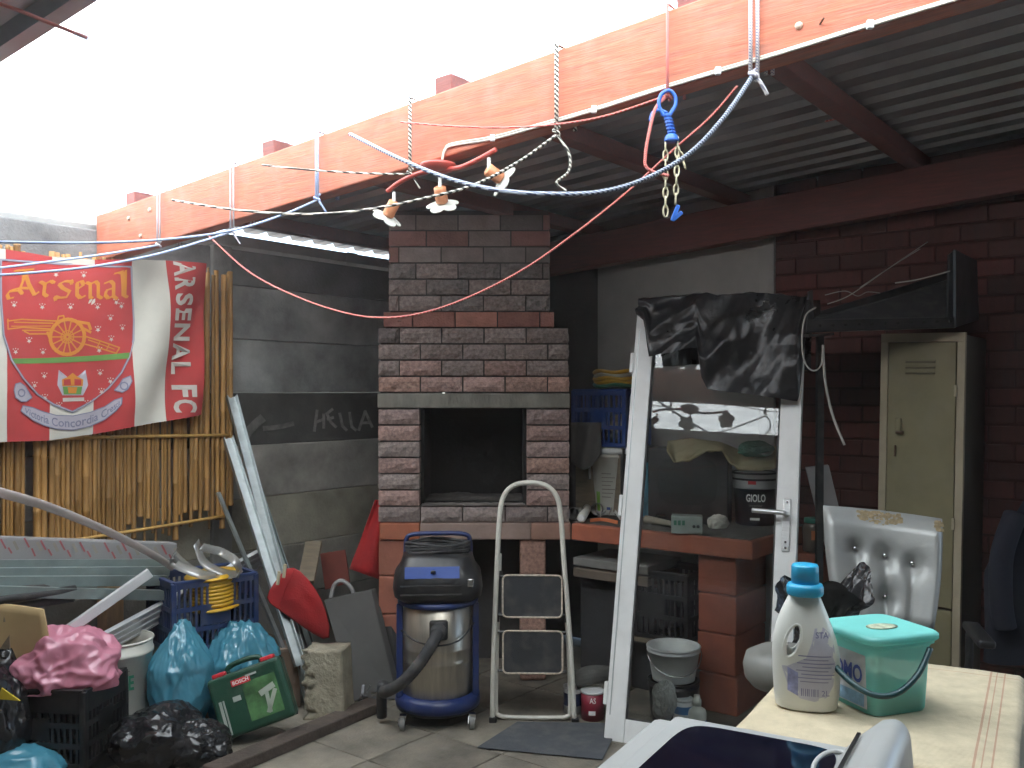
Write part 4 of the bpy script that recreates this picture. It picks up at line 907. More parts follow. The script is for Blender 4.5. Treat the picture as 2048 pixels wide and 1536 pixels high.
# ================================================================== MIDDLE: vacuum, ladder, door, mat
m_blue = mat('blue_enamel', (0.010, 0.025, 0.11), 0.4, var=.15, dust=.12)
c = P(876, 1440, 4.42)
vc = thing('shop_vacuum', 'wet and dry vacuum with steel drum and blue frame on castors', 'vacuum', (c.x, c.y, 0), rad(4))
MB().lathe([(.165, .13), (.172, .14), (.172, .285), (.175, .29), (.172, .296), (.172, .345), (.175, .35), (.172, .356), (.172, .545), (.165, .55)], 48).build('drum', m_steel, vc, smooth=True)
MB().lathe([(.16, .065), (.198, .07), (.203, .09), (.2, .12), (.175, .135)], 48).build('base_ring', m_blue, vc, smooth=True)
MB().lathe([(.12, .055), (.19, .056), (.2, .068)], 40).build('chassis', m_black, vc, smooth=True)
for sx in (-1, 1):
    MB().bar((sx * .178, -.07, .12), (sx * .178, -.07, .56), .03, .022, Vector((0, 1, 0))).build('frame_upright', m_blue, vc, bevel=.005)
    MB().bar((sx * .178, .09, .12), (sx * .178, .09, .56), .03, .022, Vector((0, 1, 0))).build('frame_upright', m_blue, vc, bevel=.005)
MB().lathe([(.182, .55), (.192, .556), (.192, .572), (.182, .578)], 48).build('collar', m_blue, vc, smooth=True)
rings = []
def rsq(hw, hd, z, r=.32, n=36, oy=0.0):
    out = []
    for k in range(n):
        g_ = 2 * math.pi * k / n; cs, sn = math.cos(g_), math.sin(g_); e = 2 / 4.0
        out.append((hw * math.copysign(abs(cs) ** e, cs), oy + hd * math.copysign(abs(sn) ** e, sn), z))
    return out
MB().loft([rsq(.175, .17, .578), rsq(.205, .19, .60), rsq(.212, .195, .64), rsq(.205, .19, .70), rsq(.18, .165, .735), rsq(.165, .15, .78), rsq(.13, .12, .80)]).build('motor_head', m_black, vc, smooth=True)
for z_ in (.625, .665): MB().bar((-.17, -.194, z_), (.11, -.194, z_), .004, .006).build('head_groove', m_rubber, vc)
MB().grid(lambda u, v: Vector((-.15 + .25 * u, -.187 + .02 * v, .698 + .05 * v)), 4, 2).build('control_panel', mat('blue_panel', (.015, .055, .26), .35), vc, solid=.006)
MB().lathe([(.012, 0), (.010, .012)], 12, (-.02, -.186, .722)).build('switch', m_black, vc, smooth=True)
MB().box((.15, -.17, .675), (.03, .03, .04)).build('latch', m_chrome, vc, bevel=.006)
MB().tube(smooth_path([(-.155, .06, .70), (-.155, .06, .82), (-.13, .06, .862), (0, .06, .868), (.13, .06, .862), (.155, .06, .82), (.155, .06, .70)], 6), .011, 8).build('push_handle', m_blue, vc, smooth=True)
cd_ = MB()
for k in range(4): cd_.tube([(.15 * math.cos(q * .35), .1 * math.sin(q * .35) - .02, .805 + .011 * k + .006 * math.sin(q + k)) for q in range(18)], .0075, 6, closed=True)
cd_.build('power_cord', m_rubber, vc, smooth=True)
MB().box((.005, -.178, .46), (.085, .03, .09)).build('inlet_plate', m_black, vc, bevel=.01); MB().lathe([(.036, 0), (.036, .03), (.03, .04)], 20).xf(Matrix.Translation((.005, -.19, .46)) @ Matrix.Rotation(rad(90), 4, 'X')).build('inlet_collar', m_rubber, vc, smooth=True)
hz = smooth_path([(.005, -.2, .46), (-.015, -.26, .435), (-.08, -.29, .34), (-.16, -.27, .25), (-.235, -.20, .19), (-.245, -.12, .17)], 14)
MB().tube(hz, [.026 + .0016 * (i % 2) for i in range(len(hz))], 14).build('hose', m_rubber, vc, smooth=True)
MB().tube(smooth_path([(-.255, -.1, .20), (-.262, -.08, .12), (-.262, -.06, .03)], 5), .025, 12).build('hose_tail', m_rubber, vc, smooth=True)
MB().tube(smooth_path([(-.17, -.09, .44), (-.1, -.17, .41), (0, -.185, .39), (.1, -.17, .41), (.17, -.09, .47)], 6), .004, 6).build('drain_cord', m_rubber, vc, smooth=True)
for x, y in ((-.16, -.15), (.16, -.15), (-.15, .15), (.15, .15)):
    k = MB(); k.bar((x, y, .066), (x, y, .045), .035, .03); k.bar((x - .014, y, .05), (x - .018, y - .02, .02), .003, .03); k.bar((x + .014, y, .05), (x + .010, y - .02, .02), .003, .03)
    o = k.build('castor', m_chrome, vc); wv = MB(); wv.lathe([(.006, -.011), (.026, -.011), (.028, -.007), (.028, .007), (.026, .011), (.006, .011)], 20); wv.xf(Matrix.Translation((x - .003, y - .018, .0285)) @ Matrix.Rotation(rad(90), 4, 'Y')).build('wheel', mat('grey_rubber_wheel', (.2, .2, .19), .6) if 'grey_rubber_wheel' not in bpy.data.materials else bpy.data.materials['grey_rubber_wheel'], o, smooth=True)
# step ladder (folded, leaning slightly back)
sl_ = thing('step_ladder', 'folded cream two-step ladder with black treads beside the vacuum', 'ladder', PG(1068, 1442), rot=(rad(-4), 0, rad(-2)))
fr = [(-.196, -.02, .0), (-.190, -.02, .35), (-.175, -.02, .75), (-.165, -.02, .95), (-.148, -.02, 1.05), (-.10, -.02, 1.105), (-.02, -.02, 1.12), (.06, -.02, 1.105), (.11, -.02, 1.05), (.128, -.02, .95), (.142, -.02, .75), (.172, -.02, .35), (.19, -.02, 0)]
MB().tube(smooth_path(fr, 5), .0125, 10).build('front_frame', m_ladder, sl_, smooth=True)
MB().tube(smooth_path([(-.165, .015, .78), (-.178, .015, .3), (-.18, .015, .06), (-.165, .01, .022), (-.1, .008, .014), (.1, .008, .014), (.158, .01, .022), (.17, .015, .06), (.165, .015, .3), (.14, .015, .78)], 5), .0105, 10).build('rear_frame', m_ladder, sl_, smooth=True)
for z_, xo in ((.585, .0), (.325, .002)):
    r_ = MB(); pts = []
    for (sx, sz) in ((1, 1), (-1, 1), (-1, -1), (1, -1)):
        for k in range(5):
            g_ = {(1, 1): 0, (-1, 1): 90, (-1, -1): 180, (1, -1): 270}[(sx, sz)] + k * 22.5; pts.append((-.008 + xo + sx * .118 + .022 * math.cos(rad(g_)), -.03, z_ + sz * .076 + .022 * math.sin(rad(g_))))
    o = MB().tube(pts, .005, 6, closed=True).build('tread', mat('rust_speckled_enamel', (.5, .42, .34), .6, var=.4, scale=60) if 'rust_speckled_enamel' not in bpy.data.materials else bpy.data.materials['rust_speckled_enamel'], sl_, smooth=True)
    MB().slab(pts, (0, .012, 0)).build('tread_pad', mat('ribbed_tread_rubber', (.028, .03, .034), .7, bump=.6, bscale=300, dust=.2) if 'ribbed_tread_rubber' not in bpy.data.materials else bpy.data.materials['ribbed_tread_rubber'], o)
    for zz in (-.10, .10): MB().tube([(-.172, -.012, z_ + zz * .9), (.152, -.012, z_ + zz * .9)], .006, 6).build('tread_rod', m_black, sl_)
for sx in (-1, 1): MB().box((sx * .193, -.018, .008), (.035, .035, .03)).build('foot', m_black, sl_, bevel=.005)
for sx in (-1, 1): MB().bar((sx * .165 - .01, 0, .46), (sx * .15 - .01, 0, .70), .004, .02).build('side_link', m_rubber, sl_)
# grey ribbed mat
mt_ = MB(); q0, q1, q2, q3 = PG(1035, 1447), PG(1240, 1450), PG(1205, 1522), PG(955, 1498)
mt_.grid(lambda u, v: (q3.lerp(q2, u)).lerp(q0.lerp(q1, u), v) + Z * (.006 + .0025 * (int(v * 80) % 2)), 6, 80)
tag(mt_.build('floor_mat', mat('slate_grey_mat', (.055, .06, .068), .9, var=.2, bump=.4, bscale=200, dust=.2), solid=.004), 'slate grey ribbed mat on the paving before the step ladder', 'mat')

# ---- glazed aluminium door leaning against the counter
BL0 = Vector((0.409, 4.13, 0.0)); bdir = Vector((math.cos(rad(-25)), math.sin(rad(-25)), 0)); ldir = Vector((math.sin(rad(25)), math.cos(rad(25)), 0))
DW, LEAN, DZ = 0.80, 0.503, 1.964
up_d = (ldir * LEAN + Z * DZ); DH = up_d.length; up_d.normalize(); nrm = bdir.cross(up_d).normalized()     # nrm faces the viewer
if nrm.y > 0: nrm = -nrm
def D(x, h, l=0.0): return BL0 + bdir * x + up_d * h + nrm * l
door = thing('glazed_door', 'white framed glass door leaning against the counter under black plastic', 'door', BL0 + bdir * DW / 2)
def dbox(x0, x1, h0, h1, l0, l1, nm, m, par=door, bevel=.003):
    b = MB(); b.slab([D(x0, h0, l0), D(x1, h0, l0), D(x1, h1, l0), D(x0, h1, l0)], nrm * (l1 - l0)); return b.build(nm, m, par, world=True, bevel=bevel)
dbox(0, .092, 0, DH, -.045, 0, 'hinge_stile', m_white); dbox(DW - .092, DW, 0, DH, -.045, 0, 'lock_stile', m_white)
dbox(.0925, DW - .0925, 0, .10, -.043, -.002, 'bottom_rail', m_white); dbox(.0925, DW - .0925, DH - .10, DH, -.043, -.002, 'top_rail', m_white)
m_gl = mat_glass('door_glass', (.95, .97, .965), .012, 1.52, .03)
dbox(.086, DW - .086, .094, DH - .094, -.026, -.021, 'glass_pane', m_gl, bevel=0)
m_gask = m_rubber
for (x0, x1, h0, h1) in ((.0925, .099, .1, DH - .1), (DW - .099, DW - .0925, .1, DH - .1), (.099, DW - .099, .1, .107), (.099, DW - .099, DH - .107, DH - .1)): dbox(x0, x1, h0, h1, -.02, -.004, 'gasket', m_gask, bevel=0)
dbox(.018, .022, .11, DH - .11, .0, .002, 'stile_groove', m_galv, bevel=0)
# lock furniture
pc = PP(1570, 1050, D(0, 0, 0), nrm); hx = (pc - BL0).dot(bdir); hh_ = (pc - BL0).dot(up_d); hx = DW - .046
pl_ = dbox(hx - .017, hx + .017, hh_ - .115, hh_ + .115, .0, .008, 'lock_plate', m_alu)
lv = MB(); lv.tube(smooth_path([D(hx, hh_ + .045, .006), D(hx, hh_ + .045, .045), D(hx - .02, hh_ + .046, .056), D(hx - .14, hh_ + .05, .056)], 5), .0105, 10).build('lever', m_alu, pl_, smooth=True, world=True)
for e in (-.1, .1, -.075): 
    b = MB(); p = D(hx, hh_ + e, .008); b.tube([p, p + nrm * .003], .005, 10).build('screw', m_chrome, pl_, world=True)
for hgt in (.20, 1.05, 1.75): dbox(-.016, .002, hgt - .05, hgt + .05, -.03, .006, 'hinge', m_white)
# ---- black plastic over the top of the door
bt = [(1282, 640), (1300, 655), (1310, 726), (1360, 716), (1404, 706), (1409, 760), (1422, 786), (1470, 792), (1540, 802), (1600, 808), (1612, 690), (1620, 640)]
tp_ = [(1282, 606), (1360, 602), (1420, 594), (1440, 600), (1520, 594), (1580, 600), (1620, 603)]
def plas(u, v):
    x = 1284 + 336 * u; yt, yb = interp(tp_, x), interp(bt, x)
    y = yt + (yb - yt) * v
    p = PP(x, y, D(0, 0, .0), nrm); q = Vector((u * 6.5 + v * 2, v * 1.4 - u * 2.5, 2.0)); q2 = Vector((u * 2.6 + v * 1.5, v * .8 - u * .8, 9.4))
    return p + nrm * (.03 + .018 * ridged(q, 2) + .06 * (1 - 2 * abs(noise.noise(q2))) * min(1, v * 2) + .02)
m_drape = mat('black_damp_proof_sheet', (0.011, 0.011, 0.013), 0.30, var=0.3, bump=0.2, bscale=30, dust=0.06)
pb_ = thing('plastic_sheet', 'glossy black plastic sheet draped over the top of the glass door', 'plastic sheet', D(DW / 2, DH - .2, .03))
MB().grid(plas, 90, 60).build('front_drape', m_drape, pb_, world=True, smooth=True)
def plas2(u, v):
    x = 1284 + 336 * u; y = interp(tp_, x); p = PP(x, y, D(0, 0, 0), nrm); w_ = .02 * ridged(Vector((u * 6, v * 2, 5)), 3)
    if v < .3: k = v / .3; return p + nrm * (.04 + w_ - .13 * k) + Z * (.012 * math.sin(k * 3.14) + w_ * .5)
    return p + nrm * (-.09 - w_) - up_d * (.30 * (v - .3) / .7)
MB().grid(plas2, 70, 16).build('rear_drape', m_drape, pb_, world=True, smooth=True)

# ================================================================== UNDER AND ON THE COUNTER
def tin(name, label, c, r, H, m, lid=None, rz=0, cat='tin', lidm=None):
    t = thing(name, label, cat, c, rz); MB().lathe([(r, 0), (r, H - .006)], 28).build('can', m, t, smooth=True); MB().lathe([(r * 1.03, H - .01), (r * 1.05, H - .004), (r * 1.03, H), (r * .8, H - .004)], 28).build('lid', lidm or m_white, t, smooth=True); return t
m_maroon = mat('maroon_label', (.22, .012, .03), .45)
rt = tin('paint_tin', 'small maroon paint tin with white lid by the door foot', PG(1185, 1436), .054, .135, m_maroon)
cyl_write(rt, 'AS', .0546, -110, -78, .085, .112, m_whiteink); mb = MB(); mb.grid(lambda u, v: Vector((.0547 * math.cos(rad(-115 + 35 * u)), .0547 * math.sin(rad(-115 + 35 * u)), .03 + .02 * v)), 6, 1); mb.build('label_mark', m_whiteink, rt)
wt = tin('paint_tin', 'small white and blue tin behind the step ladder foot', PG(1146, 1424), .045, .13, m_white); mb = MB(); mb.lathe([(.0456, .04), (.0456, .1)], 24, caps=False); mb.build('blue_band', mat('navy_band', (.02, .03, .09), .5), wt, smooth=True)
c = P(1185, 1358, 4.46); tag(MB().tube(smooth_path([Vector((c.x - .085, c.y, .165)), Vector((c.x, c.y, .19)), Vector((c.x + .09, c.y + .04, .175))], 5), .044, 16).build('rolled_sack', mat('grey_sacking', (.10, .10, .09), .9, bump=.5)), 'grey rolled sacking lying over the maroon tin', 'roll')
# boards and crates in the dark under the counter
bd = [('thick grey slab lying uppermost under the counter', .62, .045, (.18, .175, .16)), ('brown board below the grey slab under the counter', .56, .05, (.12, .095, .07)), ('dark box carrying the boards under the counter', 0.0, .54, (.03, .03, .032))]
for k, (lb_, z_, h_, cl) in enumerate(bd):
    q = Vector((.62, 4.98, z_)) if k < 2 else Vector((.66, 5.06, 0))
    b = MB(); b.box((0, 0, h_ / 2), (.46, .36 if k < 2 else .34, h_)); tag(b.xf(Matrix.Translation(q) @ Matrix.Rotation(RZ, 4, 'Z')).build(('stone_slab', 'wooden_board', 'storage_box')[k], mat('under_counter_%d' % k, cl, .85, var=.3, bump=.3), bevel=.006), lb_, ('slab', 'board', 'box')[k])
c = PA(1336, 1300, 4.28); ck = thing('produce_crate', 'black slatted crate under the counter behind the door glass', 'crate', (c.x, c.y + .02, .30), RZ); crate(ck, .38, .30, .34, m_black, nl=12, nw=9, solid_top=.03)
ckb = thing('timber_stool', 'low dark timber stool carrying the crate under the counter', 'stool', (c.x, c.y + .02, 0), RZ); MB().box((0, 0, .285), (.40, .32, .022)).build('seat', m_board, ckb)
for x in (-.17, .17):
    for y in (-.13, .13): MB().box((x, y, .137), (.04, .04, .274)).build('leg', m_board, ckb)
c = P(1347, 1400, 4.40); wbk = bucket('paint_pail', 'squat white pail with wire handle standing on a black tub', (c.x, c.y, .19), .10, .122, .155, mat('white_pail_plastic', (.72, .72, .7), .4), open_top=True)
bbk = bucket('black_tub', 'black tub under the white pail behind the door glass', (c.x, c.y, 0), .105, .118, .185, m_black, handle=False)
c = P(1396, 1440, 4.20); bo = thing('plastic_bottle', 'small white bottle with cream cap at the foot of the pier', 'bottle', PG(1394, 1462), 0)
MB().lathe([(.04, 0), (.043, .006), (.043, .085), (.038, .1), (.018, .112), (.016, .12)], 24).build('body', m_tub, bo, smooth=True); MB().lathe([(.02, .118), (.02, .145), (.016, .148), (.014, .165)], 20).build('cap', m_tub, bo, smooth=True); mb = MB(); mb.lathe([(.0435, .02), (.0435, .055)], 24, caps=False); mb.build('blue_label', m_blueink, bo, smooth=True)
t2 = tin('paint_tin', 'white tin with blue band standing beside the small bottle', PG(1366, 1456), .046, .14, m_white); mb = MB(); mb.lathe([(.0465, .075), (.0465, .11)], 24, caps=False); mb.build('blue_band', mat('sky_blue_band', (.06, .22, .5), .5), t2, smooth=True)
tag(blob(P(1328, 1402, 4.22), .045, .03, .075, 31, .35, 1.7, 5).build('work_glove', mat('pale_glove', (.36, .36, .33), .9)), 'pale crumpled work glove hanging off the black tub', 'glove')
# ---- on the counter
ZT = .858
def OC(px, py): return PG(px, py, ZT)
c = OC(1232, 1028); kb = bucket('lidded_bucket', 'tall white bucket with lid on the counter behind the door frame', (c.x, c.y + .06, ZT), .12, .14, .375, m_tub, handle=False, open_top=False)
MB().lathe([(.147, .345), (.152, .35), (.152, .372), (.14, .38), (.06, .378)], 40).build('lid', m_white, kb, smooth=True)
MB().tube(smooth_path([(-.135, -.05, .33), (-.15, -.06, .26), (-.148, -.06, .2)], 4), .006, 6).build('side_handle', m_white, kb)
for (a0, a1, z0, z1, m_) in ((-150, -134, .24, .32, mat('navy_patch', (.03, .035, .09), .5)), (-150, -138, .02, .13, mat('lime_patch', (.22, .5, .05), .5)), (-118, -108, .03, .045, m_blueink)):
    mb = MB(); mb.grid(lambda u, v: Vector(((.121 + .021 * (z0 + (z1 - z0) * v) / .375) * math.cos(rad(a0 + (a1 - a0) * u)), (.121 + .021 * (z0 + (z1 - z0) * v) / .375) * math.sin(rad(a0 + (a1 - a0) * u)), z0 + (z1 - z0) * v)), 6, 4); mb.build('label_patch', m_, kb)
for k in range(7): 
    z0 = .10 + .022 * k; mb = MB(); r_ = .1235 + .021 * z0 / .375; mb.grid(lambda u, v: Vector((r_ * math.cos(rad(-130 + (24 + 5 * (k % 3)) * u)), r_ * math.sin(rad(-130 + (24 + 5 * (k % 3)) * u)), z0 + .005 * v)), 6, 1); mb.build('text_line', m_greyink, kb)
c = OC(1292, 1035); tag(blob((c.x, c.y + .05, ZT + .13), .085, .09, .14, 41, .2, 1.7, 5, flat=-.9).build('carrier_bag', m_bluebag, smooth=True), 'small blue plastic bag on the counter behind the door glass', 'bag')
c = OC(1398, 1050); tv = thing('television', 'boxy black television set on the counter under the khaki cloth', 'television', (c.x, c.y + .18, ZT), rad(-20))
MB().loft([[(x * .21, -.16, z) for x, z in ((-1, .0), (1, .0), (1, .40), (-1, .40))], [(x * .21, .0, z) for x, z in ((-1, .0), (1, .0), (1, .40), (-1, .40))], [(x * .13, .2, z) for x, z in ((-1, .05), (1, .05), (1, .32), (-1, .32))]]).build('cabinet', m_black, tv, bevel=.008)
scn = MB(); scn.grid(lambda u, v: Vector(((u - .5) * .34, -.158 - .012 * (1 - (2 * u - 1) ** 2) * (1 - (2 * v - 1) ** 2), .09 + .27 * v)), 12, 10); scn.build('screen', mat('dark_tube_glass', (.02, .024, .024), .12, var=.1, rvar=.03), tv, smooth=True)
MB().box((-.14, -.165, .04), (.05, .004, .01)).build('badge', m_chrome, tv); MB().box((.12, -.165, .035), (.09, .004, .012)).build('control_strip', m_rubber, tv)
m_khaki = mat('khaki_cloth', (.36, .30, .17), .9, var=.12, bump=.3, bscale=200)
kc = MB()
ktop = [(1335, 884), (1380, 878), (1440, 886), (1480, 902), (1520, 896), (1552, 894)]; kbot = [(1335, 902), (1348, 925), (1380, 922), (1412, 903), (1445, 902), (1460, 925), (1478, 940), (1520, 942), (1552, 936)]
def khk(u, v):
    x = 1335 + 217 * u; yt, yb = interp(ktop, x), interp(kbot, x); y = yt + (yb - yt) * v
    d = 4.92 - .10 * u - .16 * math.sin(v * 1.57) + .035 * ridged(Vector((u * 3.5 + v, v * 1.4, 3)), 3); return P(x, y, d)
kc.grid(khk, 50, 16); tag(kc.build('khaki_cloth', m_khaki, smooth=True, solid=.012), 'rumpled khaki cloth thrown over the television and paint bucket', 'cloth')
gn = blob(P(1510, 898, 4.72), .075, .06, .035, 44, .25, 1.6, 5); tag(gn.build('green_net', mat('dark_green_net', (.02, .10, .06), .8)), 'dark green netting bundled on top of the khaki cloth', 'netting')
c = OC(1512, 1050); pb2 = bucket('paint_bucket', 'black paint bucket with white lettering behind the door glass', (c.x + .01, c.y + .06, ZT), .10, .112, .27, mat('black_paint_label', (.016, .018, .024), .4), handle=False, open_top=False)
MB().lathe([(.113, .19), (.115, .2), (.115, .262), (.118, .27), (.05, .272)], 36).build('grey_collar', mat('pale_grey_lid', (.42, .42, .42), .5), pb2, smooth=True)
cyl_write(pb2, 'GIOLO', .1105, -128, -76, .125, .165, m_whiteink); cyl_write(pb2, 'interior', .1085, -120, -84, .10, .112, m_greyink, 0)
mb = MB(); mb.grid(lambda u, v: Vector((.1165 * math.cos(rad(-122 + 20 * u)), .1165 * math.sin(rad(-122 + 20 * u)), .215 + .018 * v)), 5, 1); mb.build('red_mark', m_redink, pb2); mb = MB(); mb.grid(lambda u, v: Vector((.1075 * math.cos(rad(-118 + 26 * u)), .1075 * math.sin(rad(-118 + 26 * u)), .03 + .012 * v)), 5, 1); mb.build('white_mark', m_whiteink, pb2)
c = OC(1376, 1068); ms = thing('test_meter', 'small grey-green test meter on the front of the counter', 'meter', (c.x, c.y + .03, ZT), rad(-12)); MB().box((0, 0, .045), (.15, .08, .088)).build('case', mat('grey_green_metal', (.30, .34, .31), .5, dust=.2), ms, bevel=.006)
for k, x in enumerate((-.055, -.035, -.015)): MB().box((x, -.042, .055), (.013, .004, .022)).build('dial_mark', m_greenink, ms)
for x in (.035, .055): MB().lathe([(.008, 0), (.007, .01)], 10).xf(Matrix.Translation((x, -.04, .04)) @ Matrix.Rotation(rad(90), 4, 'X')).build('knob', m_black, ms, smooth=True)
tag(blob(OC(1436, 1058) + Z * .03, .045, .035, .035, 51, .3, 1.8, 5, flat=-.7).build('paper_wad', mat('off_white_paper', (.5, .48, .42), .9), smooth=True), 'crumpled off-white paper wad beside the test meter', 'paper')
tl = thing('hand_tool', 'pale handled tool lying on the counter left of the meter', 'tool', OC(1315, 1055)); p_ = OC(1292, 1048) + Z * .025; q_ = OC(1345, 1056) + Z * .02; MB().tube([p_, p_.lerp(q_, .5), q_], [.022, .018, .014], 10).build('grip', mat('tan_grip', (.30, .26, .2), .7), tl, world=True, smooth=True); MB().bar(q_, q_ + (q_ - p_) * .5, .02, .01).build('blade', m_alu, tl, world=True)
# tubes, cups and tape on the left of the counter
sl2 = thing('sealant_tube', 'white sealant cartridge lying nose first at the counter edge', 'cartridge', OC(1165, 1040)); p_ = OC(1163, 1046) + Z * .026; q_ = OC(1180, 1016) + Z * .026; MB().tube([p_, q_], .024, 16).build('barrel', m_tub, sl2, world=True, smooth=True); MB().tube([p_ - (q_ - p_).normalized() * .012, p_], [.016, .02], 14).build('cap', m_white, sl2, world=True)
for k, (x, y, lb_) in enumerate(((1147, 1040, 'clear plastic cup lying on its side next to the chimney'), (1193, 1030, 'clear plastic cup lying behind the sealant cartridge'))):
    p_ = OC(x, y) + Z * .034; q_ = p_ + Vector((.05, .11, -.004)); tag(MB().tube([p_, q_], [.034, .025], 20, caps=False).build('plastic_cup', m_clearpl, smooth=True, solid=.002), lb_, 'cup')
tp2 = thing('tape_strips', 'curled cream tape strips with an orange mark on the counter', 'tape', OC(1215, 1045))
for k, pl in enumerate(([(1180, 1046), (1205, 1044), (1235, 1050)], [(1200, 1040), (1222, 1026), (1240, 1046)], [(1218, 1042), (1228, 1022), (1242, 1030)])):
    q = smooth_path([OC(x, y) + Z * (.012 + .012 * k) for x, y in pl], 6); mb = MB()
    for p in q: mb.v += [p - Z * .008, p + Vector((.003, .006, .010))]
    mb.f = [(2 * i, 2 * i + 1, 2 * i + 3, 2 * i + 2) for i in range(len(q) - 1)]; mb.build('strip', mat('cream_tape', (.5, .42, .33), .7) if k == 2 else mat('orange_tape', (.5, .14, .05), .7) if k == 0 else m_tub, tp2, world=True, solid=.002)
# crate stand, blue crate and hose coil at the back
c = PA(1222, 890, 4.60); st_ = thing('dark_cabinet', 'dark cabinet behind the lidded bucket carrying the blue crate', 'cabinet', (c.x, c.y, ZT), RZ); MB().box((0, 0, .19), (.34, .28, .375)).build('body', m_nearblack, st_, bevel=.004); MB().box((0, -.142, .19), (.30, .006, .34)).build('door', m_board, st_, bevel=.002)
cr3 = thing('produce_crate', 'bright blue crate perched on the cabinet under the hose coil', 'crate', (c.x, c.y - .02, ZT + .385), RZ); crate(cr3, .34, .27, .32, mat('royal_blue_crate', (.012, .05, .22), .45, dust=.15), nl=10, nw=8, solid_top=.03)
tag(blob((c.x + .05, c.y, ZT + .48), .11, .09, .07, 61, .3, 2, 5).build('paper_scraps', mat('cream_paper', (.55, .48, .38), .9), smooth=True), 'cream paper scraps showing through the bright blue crate', kind='stuff')
hcz = ZT + .385 + .335; hc = thing('hose_coil', 'coiled green and yellow hose on top of the bright blue crate', 'hose', (c.x + .02, c.y - .02, hcz), RZ)
for k in range(5): MB().tube([((.125 - .008 * (k % 2)) * math.cos(q * math.pi / 12), (.10) * math.sin(q * math.pi / 12), .012 + .02 * k + .006 * math.sin(q + k)) for q in range(24)], .011, 7, closed=True).build('hose_turn', (mat('hose_green', (.02, .16, .07), .4), m_yel, m_yel, mat('hose_pale', (.5, .5, .38), .4), m_yel)[k], hc, smooth=True)
gs = MB(); gs.grid(lambda u, v: PA(1142 + 60 * u, 845 + (78 - 20 * u + 26 * math.sin(u * 3)) * v, 4.40 - .05 * v + .03 * math.sin(u * 7 + v * 2)), 12, 12); tag(gs.build('grey_rag', mat('grey_rag_cloth', (.11, .108, .1), .95), smooth=True, solid=.006), 'limp grey rag hanging beside the chimney below the blue crate', 'rag')
# ledge right of the counter, jar and plank
c = P(1625, 1110, 4.40); lg = thing('block_ledge', 'short painted block ledge in the gap between door and locker', 'ledge', (c.x + .02, c.y + .12, 0), RZ)
for i in range(4): o = MB().box((0, 0, .098 + .196 * i), (.22, .22, .19)).build('block', m_redpaint, lg, bevel=.006); o.color = (.22, .07, .04, 1)
jr = thing('glass_jar', 'glass jar with green lid and orange label on the block ledge', 'jar', (c.x + .02, c.y + .06, .785), 0); MB().lathe([(.045, 0), (.048, .01), (.048, .12), (.04, .135), (.036, .14)], 24).build('glass', mat('murky_jar', (.10, .085, .07), .15), jr, smooth=True); MB().lathe([(.04, .138), (.04, .16), (.03, .162)], 24).build('lid', mat('green_lid', (.02, .2, .13), .4), jr, smooth=True); mb = MB(); mb.grid(lambda u, v: Vector((.0486 * math.cos(rad(-115 + 50 * u)), .0486 * math.sin(rad(-115 + 50 * u)), .06 + .045 * v)), 6, 2); mb.build('orange_label', mat('orange_label', (.45, .12, .03), .6), jr)
tag(MB().slab([P(1612, 936, 4.50), P(1658, 931, 4.50), P(1705, 1125, 4.30), P(1662, 1135, 4.30)], (0, .018, .004)).build('grey_plank', mat('primed_plank', (.34, .33, .33), .7), bevel=.002), 'pale grey primed plank leaning between door and silver chair', 'plank')
# ================================================================== RIGHT SIDE
m_lock = mat('khaki_locker_enamel', (.20, .175, .095), .5, var=.14, dust=.14); m_lockf = mat('cream_locker_enamel', (.38, .33, .23), .5, var=.14, dust=.15)
LA = 4.38; sL = PA(1750, 700, LA).dot(E2); sR = PA(1917, 700, LA).dot(E2); LW = sR - sL
lk = thing('metal_locker', 'tall khaki steel locker with cream frame against the brick wall', 'locker', E2 * (sL + LW / 2) + U * (LA + .2), rot=(0, rad(1.0), RZ))
h_ = LW / 2
MB().box((0, .01, .905), (LW - .004, .42, 1.80)).build('carcass', mat('shaded_locker_side', (.06, .052, .038), .6, var=.2), lk, bevel=.003)  # carcass coloured dark to stand for shade on the locker's side
for x0, x1, z0, z1, nm in ((-h_, -h_ + .032, 0, 1.775, 'frame_stile'), (h_ - .032, h_, 0, 1.775, 'frame_stile'), (-h_, h_, 1.7755, 1.815, 'top_rail'), (-h_ + .0325, h_ - .0325, 0, .06, 'bottom_rail')): MB().box(((x0 + x1) / 2, -.2, (z0 + z1) / 2), (x1 - x0, .03, z1 - z0)).build(nm, m_lockf, lk, bevel=.002)
MB().box((0, -.206, 1.19), (LW - .07, .024, 1.165)).build('door', m_lock, lk, bevel=.003); MB().box((0, -.205, .33), (LW - .07, .024, .53)).build('door', m_lock, lk, bevel=.003)
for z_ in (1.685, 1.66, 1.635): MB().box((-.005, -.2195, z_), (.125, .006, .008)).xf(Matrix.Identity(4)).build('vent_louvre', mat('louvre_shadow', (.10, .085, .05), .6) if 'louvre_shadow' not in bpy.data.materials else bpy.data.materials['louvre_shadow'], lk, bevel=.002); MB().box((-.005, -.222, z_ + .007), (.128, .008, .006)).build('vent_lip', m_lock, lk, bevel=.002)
MB().box((-.092, -.226, 1.40), (.026, .02, .065)).build('handle', m_lock, lk, bevel=.004); MB().box((-.085, -.228, 1.37), (.03, .022, .012)).build('latch', m_nail, lk, bevel=.002); MB().box((-.105, -.222, 1.285), (.006, .012, .05)).build('hasp', m_nail, lk)
for z_ in (1.56, .98): MB().box((h_ - .034, -.222, z_), (.012, .012, .05)).build('hinge', m_lockf, lk, bevel=.002)
